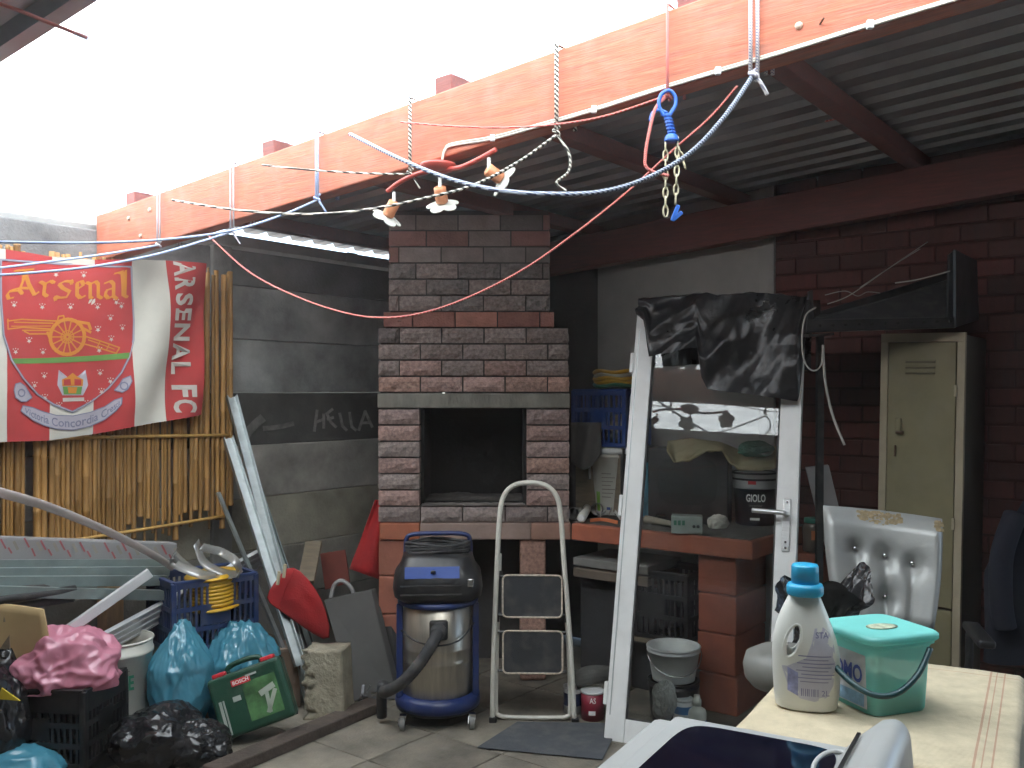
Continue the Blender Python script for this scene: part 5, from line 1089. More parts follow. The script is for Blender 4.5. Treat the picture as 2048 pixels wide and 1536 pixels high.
# black plastic trough lying over the locker
c0 = P(1615, 655, 4.12); c1 = P(1912, 645, 4.02)
bt_ = thing('black_trough', 'long black perforated plastic trough tilted on top of the locker', 'trough', (c0 + c1) / 2 + Vector((0, .1, 0)))
def T(px, py, d): return P(px, py, d)
FL = [T(1612, 665, 4.05), T(1910, 655, 3.98), T(1910, 634, 3.98), T(1614, 640, 4.05)]
MB().slab(FL, (0.02, .03, 0)).build('front_rail', m_black, bt_, world=True, bevel=.004)
MB().slab([T(1640, 640, 4.30), T(1905, 556, 4.30), T(1912, 540, 4.30), T(1640, 622, 4.30)], (0.01, .03, 0)).build('rear_rail', m_black, bt_, world=True, bevel=.004)
MB().slab([T(1614, 640, 4.06), T(1910, 634, 4.0), T(1908, 556, 4.32), T(1640, 628, 4.32)], (0, .01, -.012)).build('floor_panel', m_rubber, bt_, world=True)
MB().slab([T(1905, 655, 3.98), T(1952, 640, 4.3), T(1948, 520, 4.3), T(1905, 498, 3.98)], (.02, 0.01, 0)).build('end_wall', m_black, bt_, world=True, bevel=.006)
MB().slab([T(1895, 640, 4.0), T(1910, 640, 4.0), T(1910, 500, 4.0), T(1898, 510, 4.0)], (0, .02, 0)).build('end_post', m_black, bt_, world=True, bevel=.003)
MB().slab([T(1612, 665, 4.06), T(1630, 665, 4.06), T(1626, 580, 4.1), T(1618, 582, 4.1)], (0, .03, 0)).build('end_post', m_black, bt_, world=True, bevel=.003)
MB().slab([T(1612, 665, 4.06), T(1645, 655, 4.3), T(1640, 600, 4.3), T(1616, 600, 4.06)], (-.012, 0, 0)).build('end_wall', m_black, bt_, world=True)
for k in range(11):
    p = T(1640 + k * 26, 651.5 - k * .9, 4.04 - .0065 * k); MB().tube([p - Vector((0, .004, 0)), p + Vector((0, .004, 0))], .006, 8).build('hole_rim', m_firesoot, bt_, world=True)
br = thing('steel_bracket', 'thin dark steel post carrying the free end of the black trough', 'bracket', P(1636, 1120, 4.3)); MB().bar(Vector((P(1640, 900, 4.34).x, 4.36, 0)), P(1640, 668, 4.36), .03, .03).build('post', m_rubber, br, world=True); MB().bar(P(1610, 672, 4.10), P(1662, 668, 4.5), .03, .012).build('arm', m_rubber, br, world=True)
m_wire = mat('pale_grey_wire', (.42, .40, .36), .6)
for k, (pl, r_, lb_) in enumerate((([(1632, 615, 4.03), (1612, 630, 4.0), (1604, 670, 3.98), (1608, 720, 3.98), (1625, 741, 3.98), (1642, 730, 4.0), (1646, 690, 4.02)], .0035, 'thin pale wire looped down from the end of the black trough'),
    ([(1646, 690, 4.02), (1650, 760, 4.02), (1665, 830, 4.02), (1689, 890, 4.02)], .0055, 'loose grey cable end hanging free below the black trough'),
    ([(1655, 608, 4.1), (1700, 590, 4.1), (1780, 535, 4.15), (1840, 498, 4.2)], .0025, 'long thin stalk rising from the trough toward the wall'),
    ([(1650, 590, 4.1), (1690, 582, 4.1), (1715, 592, 4.12), (1735, 584, 4.14), (1760, 586, 4.15)], .002, 'wavy thin wire lying on the black trough'),
    ([(1790, 566, 4.05), (1840, 558, 4.02), (1900, 542, 4.0)], .003, 'straight pale rod resting inside the black trough'),
    ([(1720, 575, 4.1), (1790, 528, 4.15), (1855, 484, 4.2)], .002, 'second thin stalk rising just beside the long one'))):
    tag(MB().tube(smooth_path([P(*q) for q in pl], 7), r_, 6).build(('loose_wire', 'loose_cable', 'dry_stalk', 'loose_wire', 'pale_rod', 'dry_stalk')[k], m_wire, smooth=True), lb_, ('wire', 'cable', 'stalk', 'wire', 'rod', 'stalk')[k])
# jacket at the right edge
jk = thing('hanging_jacket', 'dark navy jacket hanging on the brick wall at the picture edge', 'jacket', P(2060, 1240, 3.75)); jm = mat('navy_cloth', (.008, .010, .02), .9)
jb = MB()
def jfn(u, v):
    g_ = u * 2 * math.pi; cx2 = 2085 - 10 * v; wx = (35 + 75 * min(1, v * 2.2)) * (1 + .06 * math.sin(g_ * 5 + v * 3)); p = P(cx2 + wx * math.cos(g_), 1000 + 320 * v, 3.95); return p + Vector((0, .09 * math.sin(g_) * (.5 + .5 * min(1, v * 2)), .02 * noise.noise(Vector((u * 6, v * 5, 1)))))
jb.grid(jfn, 40, 20).build('body', jm, jk, world=True, smooth=True); MB().tube(smooth_path([P(2030, 1030, 3.9), P(2004, 1110, 3.85), P(2002, 1200, 3.84), P(2010, 1255, 3.84)], 6), .045, 12).build('sleeve', jm, jk, world=True, smooth=True); MB().tube([P(2085, 1000, 3.95), P(2088, 985, 4.2)], .006, 6).build('hook', m_nail, jk, world=True)
# ---- silver vinyl office chair
m_vinyl = mat('silver_vinyl', (.36, .37, .36), .42, metal=.25, var=.12, bump=.12, bscale=50, dust=.12); m_foam = mat('torn_foam', (.45, .36, .22), .95, var=.35, scale=40, bump=.9, bscale=90)
cc = P(1745, 1200, 3.42); ch_ = thing('office_chair', 'silver vinyl office chair with worn top edge in front of locker', 'chair', (cc.x - .03, cc.y - .22, 0), rad(-16))
def cushion(fn, nu, nv): return MB().grid(fn, nu, nv)
bt0 = .70
def back_f(u, v):
    x = (u - .5) * 2; wz = v; wd = .205 - .045 * (1 - v) ** 2; cur = .05 * x * x; tuft = 0
    for (tx, tz) in ((-.48, .66), (.04, .62), (.50, .58), (.04, .26)):
        d2 = ((x - tx) / .26) ** 2 + ((v - tz) / .13) ** 2; tuft += .040 * math.exp(-d2 * 2.2) 
        tuft += .022 * math.exp(-((x - tx) / .08) ** 2) * (1 if v < tz else 0) * .8
    e = min(1, min(1 - abs(x), .35) / .12) ; ev = min(1, min(v, 1 - v) / .12); puff = .075 * math.sqrt(max(0, min(e, 1))) * math.sqrt(max(0, min(ev, 1)))
    return Vector((x * wd, .2 - puff + tuft * min(e, ev) - cur + .10 * (v - .3), bt0 + .42 * v - .035 * (u - .2) * v))
bkr = MB().grid(back_f, 40, 32)
def back_r(u, v):
    p = back_f(u, v); x = (u - .5) * 2; e = min(1, min(1 - abs(x), .35) / .12); ev = min(1, min(v, 1 - v) / .12)
    return Vector((p.x, .205 - .05 * x * x + .10 * (v - .3) + .04 * math.sqrt(max(0, e)) * math.sqrt(max(0, ev)), p.z))
br_o = bkr.build('backrest', m_vinyl, ch_, smooth=True); MB().grid(back_r, 20, 16).build('backrest_shell', m_vinyl, br_o, smooth=True)
for (tx, tz) in ((-.48, .66), (.04, .62), (.50, .58), (.04, .26)):
    p = back_f(.5 + tx / 2, tz); MB().lathe([(.001, .006), (.008, .004), (.010, -.004)], 12).xf(Matrix.Translation(p + Vector((0, -.003, 0))) @ Matrix.Rotation(rad(90), 4, 'X')).build('button', m_chrome, br_o, smooth=True)
wm = MB()
for i in range(170):
    u = .30 + .36 * random.random() if i < 140 else .93 + .06 * random.random(); v = .985 - .09 * random.random() ** 1.3 * (1 - abs(u - .5) * 1.5) if i < 140 else .9 + .08 * random.random(); p = back_f(min(u, .985), v) - Vector((0, .0015, 0)); s_ = random.uniform(.004, .011)
    wm.add([p + Vector((-s_, -.001, -s_ * .5)), p + Vector((s_ * .8, -.002, -s_ * .4)), p + Vector((s_ * .6, -.003, s_ * .7)), p + Vector((-s_ * .7, -.002, s_ * .6))], [(0, 1, 2, 3)])
wo_ = wm.build('worn_patch', m_foam, br_o); wo_['kind'] = 'stuff'
sring = []
for z_, k in ((.45, .82), (.465, .95), (.49, 1.0), (.52, .97), (.54, .85), (.545, .6)): sring.append([(x * k, y * k, z_) for x, y, _ in rsq(.25, .24, 0, n=40)])
MB().loft(sring).build('seat', m_vinyl, ch_, smooth=True)
for sx in (-1, 1):
    MB().tube(smooth_path([(sx * .25, .12, .47), (sx * .275, .12, .6), (sx * .275, .1, .715), (sx * .275, -.12, .735)], 6), .014, 8).build('arm_support', m_black, ch_, smooth=True)
    MB().box((sx * .275, -.04, .742), (.055, .27, .028)).build('armrest', m_black, ch_, bevel=.011, seg=3)
MB().tube([(0, 0, .09), (0, 0, .45)], .028, 12).build('gas_lift', m_black, ch_, smooth=True); MB().bar((0, .16, .46), (0, .23, .80), .05, .015, Vector((0, 1, 0))).build('back_bar', m_black, ch_)
for k in range(5):
    g_ = rad(72 * k + 20); e = Vector((.27 * math.cos(g_), .27 * math.sin(g_), .065)); MB().bar((0, 0, .10), e, .045, .028).build('base_leg', m_black, ch_, bevel=.005); MB().lathe([(.005, -.012), (.027, -.012), (.027, .012), (.005, .012)], 16).xf(Matrix.Translation((e.x, e.y, .028)) @ Matrix.Rotation(g_, 4, 'Z') @ Matrix.Rotation(rad(90), 4, 'X')).build('castor', m_rubber, ch_, smooth=True)
# black carrier bag on the chair
bbm = mat('black_glossy_film', (.02, .02, .022), .2, var=.4, bump=.6, bscale=28)
c_ = P(1650, 1228, 3.02); bb = MB()
def bagf(u, v):
    g_ = u * 2 * math.pi; fl_ = 1 + .55 * max(0, v - .55) / .45; r1 = .080 * fl_ * (1 + .30 * ridged(Vector((math.cos(g_) * 1.6, math.sin(g_) * 1.6, v * 2.2 + 4)), 3)); zz = -.13 + .21 * v + .055 * v * v * math.sin(g_ * 3 + .5) + .03 * v * math.cos(g_)
    return c_ + Vector((r1 * 1.05 * math.cos(g_), r1 * .8 * math.sin(g_), zz))
bb.grid(bagf, 90, 36); n0 = len(bb.v); bb.v.append(c_ + Vector((0, 0, -.13))); bb.f += [(j, j + 1, n0) for j in range(90)]
tag(bb.build('carrier_bag', bbm, smooth=True), 'open glossy black plastic bag sitting on the silver chair', 'bag')

# ---- cloth covered table
TR = rad(-30); te1 = Vector((.5, .866, 0)); te2 = Vector((.866, -.5, 0)); TA = Vector((.452, 1.885, 0)); TZ = .86; TL, TD = .50, .70
tb = thing('side_table', 'small wooden table under the checked cream cloth', 'table', TA + te2 * TL / 2 + te1 * TD / 2, TR)
MB().box((0, 0, TZ - .02), (TL - .03, TD - .03, .026)).build('top', m_board, tb)
for x in (-1, 1):
    for y in (-1, 1): MB().box((x * (TL / 2 - .05), y * (TD / 2 - .05), (TZ - .035) / 2), (.04, .04, TZ - .035)).build('leg', m_board, tb)
def mat_cloth():
    m = mat('cream_woven_cloth', (.64, .55, .38), .95, var=.16, scale=22, bump=.5, bscale=350, bdist=.002); nt = m.node_tree; L = nt.links.new; b = nt.nodes['Principled BSDF']; src = b.inputs['Base Color'].links[0].from_socket
    tcn = nd(nt, 'ShaderNodeTexCoord'); sp = nd(nt, 'ShaderNodeSeparateXYZ'); L(tcn.outputs['Object'], sp.inputs[0]); cur = src
    for ax, pos, wd in ((0, .185, .0022), (0, .215, .0016), (0, .198, .0012), (1, .31, .0016)):
        s1_ = nd(nt, 'ShaderNodeMath', operation='SUBTRACT'); s1_.inputs[1].default_value = pos; L(sp.outputs[ax], s1_.inputs[0]); s2 = nd(nt, 'ShaderNodeMath', operation='ABSOLUTE'); L(s1_.outputs[0], s2.inputs[0]); s3 = nd(nt, 'ShaderNodeMath', operation='LESS_THAN'); s3.inputs[1].default_value = wd; L(s2.outputs[0], s3.inputs[0]); s4 = nd(nt, 'ShaderNodeMath', operation='MULTIPLY'); s4.inputs[1].default_value = .55; L(s3.outputs[0], s4.inputs[0])
        mx = nd(nt, 'ShaderNodeMix', data_type='RGBA'); mx.inputs[7].default_value = (.42, .13, .08, 1); L(s4.outputs[0], mx.inputs[0]); L(cur, mx.inputs[6]); cur = mx.outputs[2]
    wv = nd(nt, 'ShaderNodeTexWave', wave_type='BANDS', bands_direction='Y'); wv.inputs['Scale'].default_value = 55; L(tcn.outputs['Object'], wv.inputs['Vector']); mx = nd(nt, 'ShaderNodeMix', data_type='RGBA', blend_type='MULTIPLY'); mx.inputs[0].default_value = .38; L(cur, mx.inputs[6]); L(wv.outputs[0], mx.inputs[7]); L(mx.outputs[2], b.inputs['Base Color']); return m
m_tcl = mat_cloth()
clo = MB(); DRP = .24
def clf(u, v):
    x = (u - .5) * (TL + 2 * DRP); y = (v - .5) * (TD + 2 * DRP); hx_, hy_ = TL / 2, TD / 2; ox, oy = max(0, abs(x) - hx_), max(0, abs(y) - hy_); dr = max(ox, oy) + .35 * min(ox, oy)
    wob = .012 * math.sin(x * 16 + 1) * min(1, oy * 9) + .012 * math.sin(y * 14) * min(1, ox * 9)
    xx = math.copysign(min(abs(x), hx_) + .22 * ox * (0.25 if oy == 0 else .9) + (.006 if ox else 0), x); yy = math.copysign(min(abs(y), hy_) + .22 * oy * (0.25 if ox == 0 else .9) + (.006 if oy else 0), y)
    if oy > 0: yy += wob * math.copysign(1, y)
    if ox > 0: xx += wob * math.copysign(1, x)
    flat_w = .003 * noise.noise(Vector((x * 7, y * 7, 0))) + .002 * ridged(Vector((x * 5, y * 5, 3)), 2) + .004
    return Vector((xx, yy, TZ - .004 + flat_w - dr * .96))
clo.grid(clf, 72, 84); cl_o = clo.xf(MATS[tb.name]).build('table_cloth', m_tcl, smooth=True, solid=.0025, origin=Vector((tb.location.x, tb.location.y, 0))); cl_o.rotation_euler = (0, 0, 0)
tag(cl_o, 'cream woven cloth with thin red lines spread over the table', 'tablecloth')
# put the cloth into the table's own directions so that its woven lines run along the edges
imr = Matrix.Rotation(-TR, 4, 'Z')
cl_o.data.transform(imr); cl_o.rotation_euler = (0, 0, TR)
TT = TZ + .004
# ---- detergent bottle
m_hdpe = mat('milky_bottle_plastic', (.72, .73, .68), .32, var=.04, sss=.35, scale=3)
pb0 = PG(1616, 1418, TT); db = thing('detergent_bottle', 'milky two litre detergent bottle with blue cap on the table', 'bottle', (pb0.x, pb0.y + .02, TT), rad(-18))
prof_b = [(0, -.055, .058), (.004, -.062, .066), (.03, -.066, .071), (.08, -.069, .074), (.12, -.070, .071), (.15, -.068, .065), (.18, -.061, .055), (.205, -.052, .046), (.225, -.043, .038), (.243, -.034, .031), (.252, -.029, .028)]
rings = []
for z_, xl, xr in prof_b:
    cx2, hw = (xl + xr) / 2, (xr - xl) / 2; hd = min(.046, .62 * hw + .004); ring = []
    for k in range(40):
        g_ = 2 * math.pi * k / 40; cs, sn = math.cos(g_), math.sin(g_); ring.append((cx2 + hw * math.copysign(abs(cs) ** .8, cs), hd * math.copysign(abs(sn) ** .8, sn), z_))
    rings.append(ring)
body = MB().loft(rings).build('body', m_hdpe, db, smooth=True)
cut = MB(); hole = [(-.022 + .0145 * math.cos(k * math.pi / 12) + .008 * math.sin(k * math.pi / 12), 0, .150 + .036 * math.sin(k * math.pi / 12)) for k in range(24)]
cut.loft([[(x * (1 + .0) - .006 * 0, y, z) for x, _, z in hole] for y in (-.08, .08)])
co_ = cut.build('cutter', m_hdpe, db); bo_ = body.modifiers.new('hole', 'BOOLEAN'); bo_.object = co_; bo_.solver = 'EXACT'
dg = bpy.context.evaluated_depsgraph_get(); dg.update(); nm_ = bpy.data.meshes.new_from_object(body.evaluated_get(dg)); body.modifiers.clear(); body.data = nm_; bpy.data.objects.remove(co_)
for p in body.data.polygons: p.use_smooth = True
em = body.modifiers.new('edge', 'EDGE_SPLIT'); em.split_angle = rad(40)
m_cap = mat('sky_blue_cap', (.03, .36, .60), .35, sss=.1)
MB().lathe([(.037, .244), (.039, .248), (.039, .262), (.036, .268), (.030, .27)], 32).build('collar', m_cap, db, smooth=True)
MB().lathe([(.0295, .268), (.0285, .306), (.0265, .310), (.001, .308)], 32).build('cap', m_cap, db, smooth=True)
lbl = MB(); m_lab = mat('lilac_label', (.52, .52, .60), .5, var=.12, scale=25)
def face_y(x, z):
    for (z0, a0, b0), (z1, a1, b1) in zip(prof_b, prof_b[1:]):
        if z <= z1: t = (z - z0) / (z1 - z0); xl, xr = a0 + (a1 - a0) * t, b0 + (b1 - b0) * t; break
    cx2, hw = (xl + xr) / 2, (xr - xl) / 2; hd = min(.046, .62 * hw + .004); k = max(0, 1 - abs((x - cx2) / hw) ** 2.5) ** .4; return -hd * k
def on_bottle(x, z, l=.0006): return Vector((x, face_y(x, z) - l, z))
MB().tube([(x * 1.12, face_y(x * 1.12, z) + .004, z) for x, _, z in hole], .0045, 8, closed=True).build('grip_rim', m_hdpe, db, smooth=True)
rim_l = [(.020, .180), (.038, .182), (.050, .170), (.060, .14), (.062, .10), (.058, .06), (.045, .035), (.020, .025), (-.010, .03), (-.035, .055), (-.048, .095), (-.02, .105), (.003, .118), (.014, .15)]
cxl, czl = .02, .09; lbl.v.append(on_bottle(cxl, czl)); nl_ = len(rim_l)
for k in range(1, 7):
    for x, z in rim_l: lbl.v.append(on_bottle(cxl + (x - cxl) * k / 6, czl + (z - czl) * k / 6))
lbl.f = [(0, 1 + j, 1 + (j + 1) % nl_) for j in range(nl_)] + [(1 + k * nl_ + j, 1 + (k + 1) * nl_ + j, 1 + (k + 1) * nl_ + (j + 1) % nl_, 1 + k * nl_ + (j + 1) % nl_) for k in range(5) for j in range(nl_)]
lb_o = lbl.build('label', m_lab, db, smooth=True)
inkp = mat('violet_ink', (.22, .22, .36), .5)
def bl_rect(x0, x1, z0, z1, m, nm): MB().grid(lambda u, v: on_bottle(x0 + (x1 - x0) * u, z0 + (z1 - z0) * v, .0012), 6, 2).build(nm, m, lb_o)
for k in range(9): bl_rect(-.008 + k * .0042, -.008 + k * .0042 + (.0026, .0014, .002)[k % 3], .036, .052, inkp, 'bar_code_line')
for k in range(8): bl_rect(-.01 - .012 * (k % 2) + .004 * k * .3, .048 + .006 * (k % 3), .066 + .0078 * k, .0682 + .0078 * k, inkp if k % 3 else mat('pale_ink', (.25, .25, .36), .5), 'text_line')
mb = MB(); write(mb, '2L', lambda u, v: on_bottle(.034 + .016 * u, .038 + .012 * v, .0014), .01).build('lettering', inkp, lb_o)
mb = MB(); write(mb, 'STA', lambda u, v: on_bottle(.022 + .026 * u, .160 + .013 * v, .0014), .02).build('lettering', inkp, lb_o)
mb = MB(); mb.grid(lambda u, v: on_bottle(-.036 + .022 * u, .045 + .05 * v - .01 * u, .0011), 4, 4); mb.build('blue_panel', mat('blue_wash', (.28, .30, .52), .5, var=.4, scale=60), lb_o)
# ---- turquoise tub
m_turq = mat_translucent('turquoise_plastic', (.28, .76, .73), (.32, .86, .82), .5, .3, .05, clear=.28); m_turqlid = mat_translucent('turquoise_lid', (.27, .76, .71), (.27, .8, .75), .35, .35, .06)
pt = PG(1748, 1436, TT); cq = Vector((math.cos(rad(19)), math.sin(rad(19)), 0)); cq2 = Vector((-math.sin(rad(19)), math.cos(rad(19)), 0)); hw0, hw1 = .074, .085
tbk = thing('washing_powder_tub', 'turquoise plastic washing powder tub with lid and dark handle', 'tub', Vector((pt.x, pt.y, TT)) + (cq + cq2) * hw0, rad(19))
def rs2(h, z, e=.30, n=48):
    out = []
    for k in range(n):
        g_ = 2 * math.pi * k / n; cs, sn = math.cos(g_), math.sin(g_); out.append((h * math.copysign(abs(cs) ** e, cs), h * math.copysign(abs(sn) ** e, sn), z))
    return out
MB().loft([rs2(hw0 * .96, .0), rs2(hw0, .006), rs2(hw1 - .004, .15), rs2(hw1, .158), rs2(hw1 + .004, .160), rs2(hw1 + .004, .170), rs2(hw1, .172)]).build('body', m_turq, tbk, smooth=True).modifiers.new('edge', 'EDGE_SPLIT').split_angle = rad(50)
MB().loft([rs2(hw1 + .008, .168), rs2(hw1 + .011, .172), rs2(hw1 + .011, .182), rs2(hw1 + .007, .186), rs2(hw1 - .002, .187), rs2(hw1 - .012, .183), rs2(.02, .182)]).build('lid', m_turqlid, tbk, smooth=True)
MB().loft([rs2(hw0 * .9, .006), rs2(hw0 * .955, .045), rs2(hw0 * .3, .05)]).build('powder', mat('grey_washing_powder', (.40, .44, .38), .95, bump=.4), tbk, smooth=True)
MB().lathe([(.03, .1835), (.022, .1845), (.001, .185)], 24, (.01, 0, 0), 1.3, .8).build('lid_stain', mat('powder_dust', (.42, .46, .33), .9, var=.5, scale=60), tbk, smooth=True)
MB().tube(smooth_path([(.055, -.094, .152), (.0, -.118, .105), (-.06, -.125, .072), (-.105, -.105, .068), (-.128, -.05, .092), (-.118, .03, .13), (-.096, .055, .152)], 8), .0068, 8).build('handle', mat('dark_teal_handle', (.01, .055, .065), .4), tbk, smooth=True)
mb = MB(); mb.grid(lambda u, v: Vector((-(hw0 + (hw1 - .004 - hw0) * (.05 + .8 * v)) - .0012, .055 - .11 * u, .012 + .125 * v)), 6, 6); pl3 = mb.build('label', mat('white_tub_label', (.55, .55, .57), .5, var=.15, scale=20), tbk)
mb = MB(); write(mb, 'OMO', lambda u, v: Vector((-(hw0 + (hw1 - .004 - hw0) * .55) - .0028, .045 - .09 * u, .068 + .042 * v)), .03).build('lettering', m_blueink, pl3)
mb = MB(); mb.grid(lambda u, v: Vector((-(hw0 + .003) - .0022, .05 - .10 * u, .016 + .03 * v)), 2, 2); mb.build('blue_swoosh', mat('pale_blue_print', (.2, .35, .5), .5, var=.4, scale=40), pl3)
# the tub is a little squatter than drawn
tbk.scale = (1, 1, .92)
# bar stool behind the table
so = P(1568, 1340, 2.95); stl = thing('padded_stool', 'grey padded stool with white leg behind the detergent bottle', 'stool', (so.x, so.y, 0))
MB().lathe([(.06, .61), (.10, .615), (.122, .64), (.128, .68), (.118, .715), (.08, .735), (.001, .742)], 36).build('seat_pad', mat('grey_stool_vinyl', (.17, .17, .155), .5), stl, smooth=True)
MB().tube([(-.03, 0, .02), (-.03, 0, .615)], .02, 12).build('leg', m_white, stl, smooth=True); MB().lathe([(.16, 0), (.16, .012), (.03, .03)], 32).build('base', m_white, stl, smooth=True)
# ---- washing machine in the foreground
m_wm = mat('silver_grey_plastic', (.40, .41, .40), .38, var=.05, dust=.05); CB = Vector((.275, 1.78, 0)); WZ = .92
wmn = thing('washing_machine', 'grey top loading washing machine with dark glass lid in the foreground', 'washing machine', CB + te2 * .28 - te1 * .27, TR)
MB().box((-.05, 0, .45), (.46, .54, .88)).build('cabinet', m_wm, wmn, bevel=.02, seg=3)
MB().box((-.07, 0, .905), (.42, .53, .05)).build('top_deck', m_wm, wmn, bevel=.016, seg=3)
MB().box((-.06, -.005, .938), (.34, .49, .022)).build('lid', m_wm, wmn, bevel=.012, seg=3)
lring = []
for k in range(40):
    g_ = 2 * math.pi * k / 40; cs, sn = math.cos(g_), math.sin(g_); lring.append((-.055 + .135 * math.copysign(abs(cs) ** .28, cs), -.012 + .215 * math.copysign(abs(sn) ** .28, sn), .9495))
MB().slab(lring, (0, 0, .003)).build('lid_glass', mat('smoked_glass', (.006, .006, .014), .06, var=.1, rvar=.02), wmn)
con = MB(); sec = [(x - .10, z + .018) for x, z in ((.17, .925), (.20, .955), (.235, .985), (.262, .992), (.280, .975), (.287, .90), (.25, .86), (.18, .86))]
n_ = len(sec)
for i, y in enumerate((-.27, -.255, .20, .245, .262)):
    k = (.9, 1, 1, .985, .9)[i]; con.v += [Vector((.13 + (x - .13) * (1 if i in (1, 2) else .93), y, .86 + (z - .86) * k)) for x, z in sec]
for i in range(4):
    for j in range(n_): con.f.append((i * n_ + j, i * n_ + (j + 1) % n_, (i + 1) * n_ + (j + 1) % n_, (i + 1) * n_ + j))
con.f += [tuple(range(n_)), tuple(range(4 * n_, 5 * n_))]; con.build('control_console', m_wm, wmn, smooth=True, bevel=.016, seg=4)
MB().bar((.103, -.25, .984), (.103, .21, .984), .006, .003).build('console_groove', m_black, wmn)
MB().tube([(.075 + .026 * math.cos(k * math.pi / 14), .13 + .065 * math.sin(k * math.pi / 14), .953) for k in range(28)], .004, 6, closed=True).build('lid_grip', mat('pale_grip', (.55, .56, .55), .35), wmn, smooth=True)
# ================================================================== LAMP, CABLE, ROPES ON THE BEAM
AB = AF - 0.012
# surface cable with clips
m_cable = mat('white_flat_cable', (.62, .58, .50), .5)
cbp = [(884, 322), (890, 300), (906, 289), (985, 276), (1070, 253), (1188, 219), (1310, 180), (1436, 142), (1580, 99), (1740, 49), (1900, 1), (2100, -60)]
cbl = thing('surface_cable', 'white double electric cable clipped along the lower edge of the beam', 'cable', PA(1200, 215, AB))
for e in (-2.2, 2.2): MB().tube(smooth_path([PA(x, y + e, AB + .006) for x, y in cbp], 6), .0035, 6).build('cable_core', m_cable, cbl, world=True, smooth=True)
for x, y in ((985, 276), (1188, 219), (1436, 142), (1740, 49)): MB().box(PA(x, y, AB + .002), (.016, .014, .022)).build('cable_clip', m_white, cbl, world=True, bevel=.003)
# flower lamp: bent bar with three heads under the beam
m_lred = mat('red_lamp_enamel', (.42, .06, .045), .35); m_opal = mat_translucent('opal_petal_glass', (.8, .8, .74), (.7, .7, .64), .4, .3, .06); m_orl = mat('orange_lamp_cup', (.62, .24, .11), .5)
ld = lambda px: 2.30 / (U.x * rr(px) + U.y)
lp = thing('flower_spot_lamp', 'red wavy bar lamp with three white petal spots under the beam', 'lamp', P(880, 330, ld(880)))
q = P(876, 328, ld(876)); MB().lathe([(.06, 0), (.062, -.008), (.05, -.022), (.02, -.028)], 28).xf(Matrix.Translation(q)).build('canopy', m_lred, lp, world=True, smooth=True)
MB().tube(smooth_path([P(775, 383, ld(775)), P(800, 364, ld(800)), P(840, 346, ld(840)), P(880, 340, ld(880)), P(920, 335, ld(920)), P(960, 317, ld(960)), P(992, 299, ld(992))], 7), .0085, 8).build('bar', m_lred, lp, world=True, smooth=True)
def head(x, y, tx, ty, tz, nm='spot_head'):
    d = ld(x); top_ = P(x, y, d); ax = Vector((tx, ty, tz)).normalized(); c_ = top_ - Z * .03 + ax * .02
    st_ = MB().tube([top_ + Z * .01, top_ - Z * .035], .006, 8).build('stem', m_white, lp, world=True)
    rot = ax.to_track_quat('Z', 'Y').to_matrix().to_4x4(); Mx = Matrix.Translation(c_) @ rot
    MB().lathe([(.014, -.028), (.021, -.024), (.021, .026), (.016, .03)], 20).xf(Mx).build('cup', m_orl, st_, world=True, smooth=True)
    for k in range(5):
        g_ = 2 * math.pi * k / 5; cen = Vector((.033 * math.cos(g_), .033 * math.sin(g_), .03)); pm = MB()
        ring = [Vector((cen.x + .025 * math.cos(t * math.pi / 8), cen.y + .025 * math.sin(t * math.pi / 8), .03 + .012 * ((cen.x + .025 * math.cos(t * math.pi / 8)) ** 2 + (cen.y + .025 * math.sin(t * math.pi / 8)) ** 2) / .004)) for t in range(16)]
        pm.slab(ring, (0, 0, .004)).xf(Mx).build('petal', m_opal, st_, world=True, bevel=.001)
head(788, 390, -.45, .35, -.7); head(880, 360, .1, .5, -.75); head(978, 322, .75, .35, -.45)
# ---- cords
m_rblue = mat_rope('blue_white_cord', (.06, .17, .50), (.62, .66, .70), 95); m_rdark = mat_rope('navy_white_cord', (.035, .045, .10), (.45, .5, .58), 80); m_rbw = mat_rope('black_white_cord', (.03, .027, .024), (.66, .62, .54), 42); m_rred = mat_rope('red_cord', (.50, .045, .04), (.62, .30, .26), 120); m_rpale = mat_rope('grey_fleck_cord', (.24, .24, .32), (.62, .58, .56), 80)
def bd(px, a_=None): return (a_ or AB - .01) / (U.x * rr(px) + U.y)
def cord(pts, r, m, label, ds=None, n=9, cat='cord'):
    pp = [P(x, y, ds[i] if ds else bd(x)) for i, (x, y) in enumerate(pts)]
    return tag(MB().tube(smooth_path(pp, n), r, 7).build('cord', m, smooth=True), label, cat)
def tie(px, py, r, m, label, wd=6, y0=None, tail=True):      # loop that goes round the beam, with a knot under it
    t = thing('cord_tie', label, 'cord tie', P(px, py, bd(px)))
    ytop = HY - ((zb(4.29 - 1) * 0 + 1) * 0) ; p = P(px, py, bd(px)); o_ = p.dot(N); zt = zb(o_) + .225
    for e in (-wd / 2, wd / 2):
        a = P(px + e, py, bd(px)); tp = Vector((a.x, a.y, zt + .006)); MB().tube([a, a.lerp(tp, .5), tp, tp + U * .10, Vector((tp.x, tp.y, zb(o_) - .01)) + U * .10], r, 6).build('strand', m, t, world=True, smooth=True)
    MB().tube([p + Vector((.010 * math.cos(k * .9), .008 * math.sin(k * .9), .014 - .0035 * k)) for k in range(9)], r * 1.25, 6).build('knot', m, t, world=True, smooth=True)
    if tail: MB().tube(smooth_path([p, p + Vector((.02, -.005, -.03)), p + Vector((.035, 0, -.055))], 4), r, 6).build('tail', m, t, world=True, smooth=True)
    return t
tie(317, 488, .0042, m_rpale, 'pale cord tie hanging from the beam nearest the flag', 5, tail=False)
tie(464, 462, .004, m_rpale, 'pale cord tie on the beam, second from the flag')
tie(634, 396, .0042, m_rblue, 'blue flecked cord tie on the beam, third from the flag', 4)
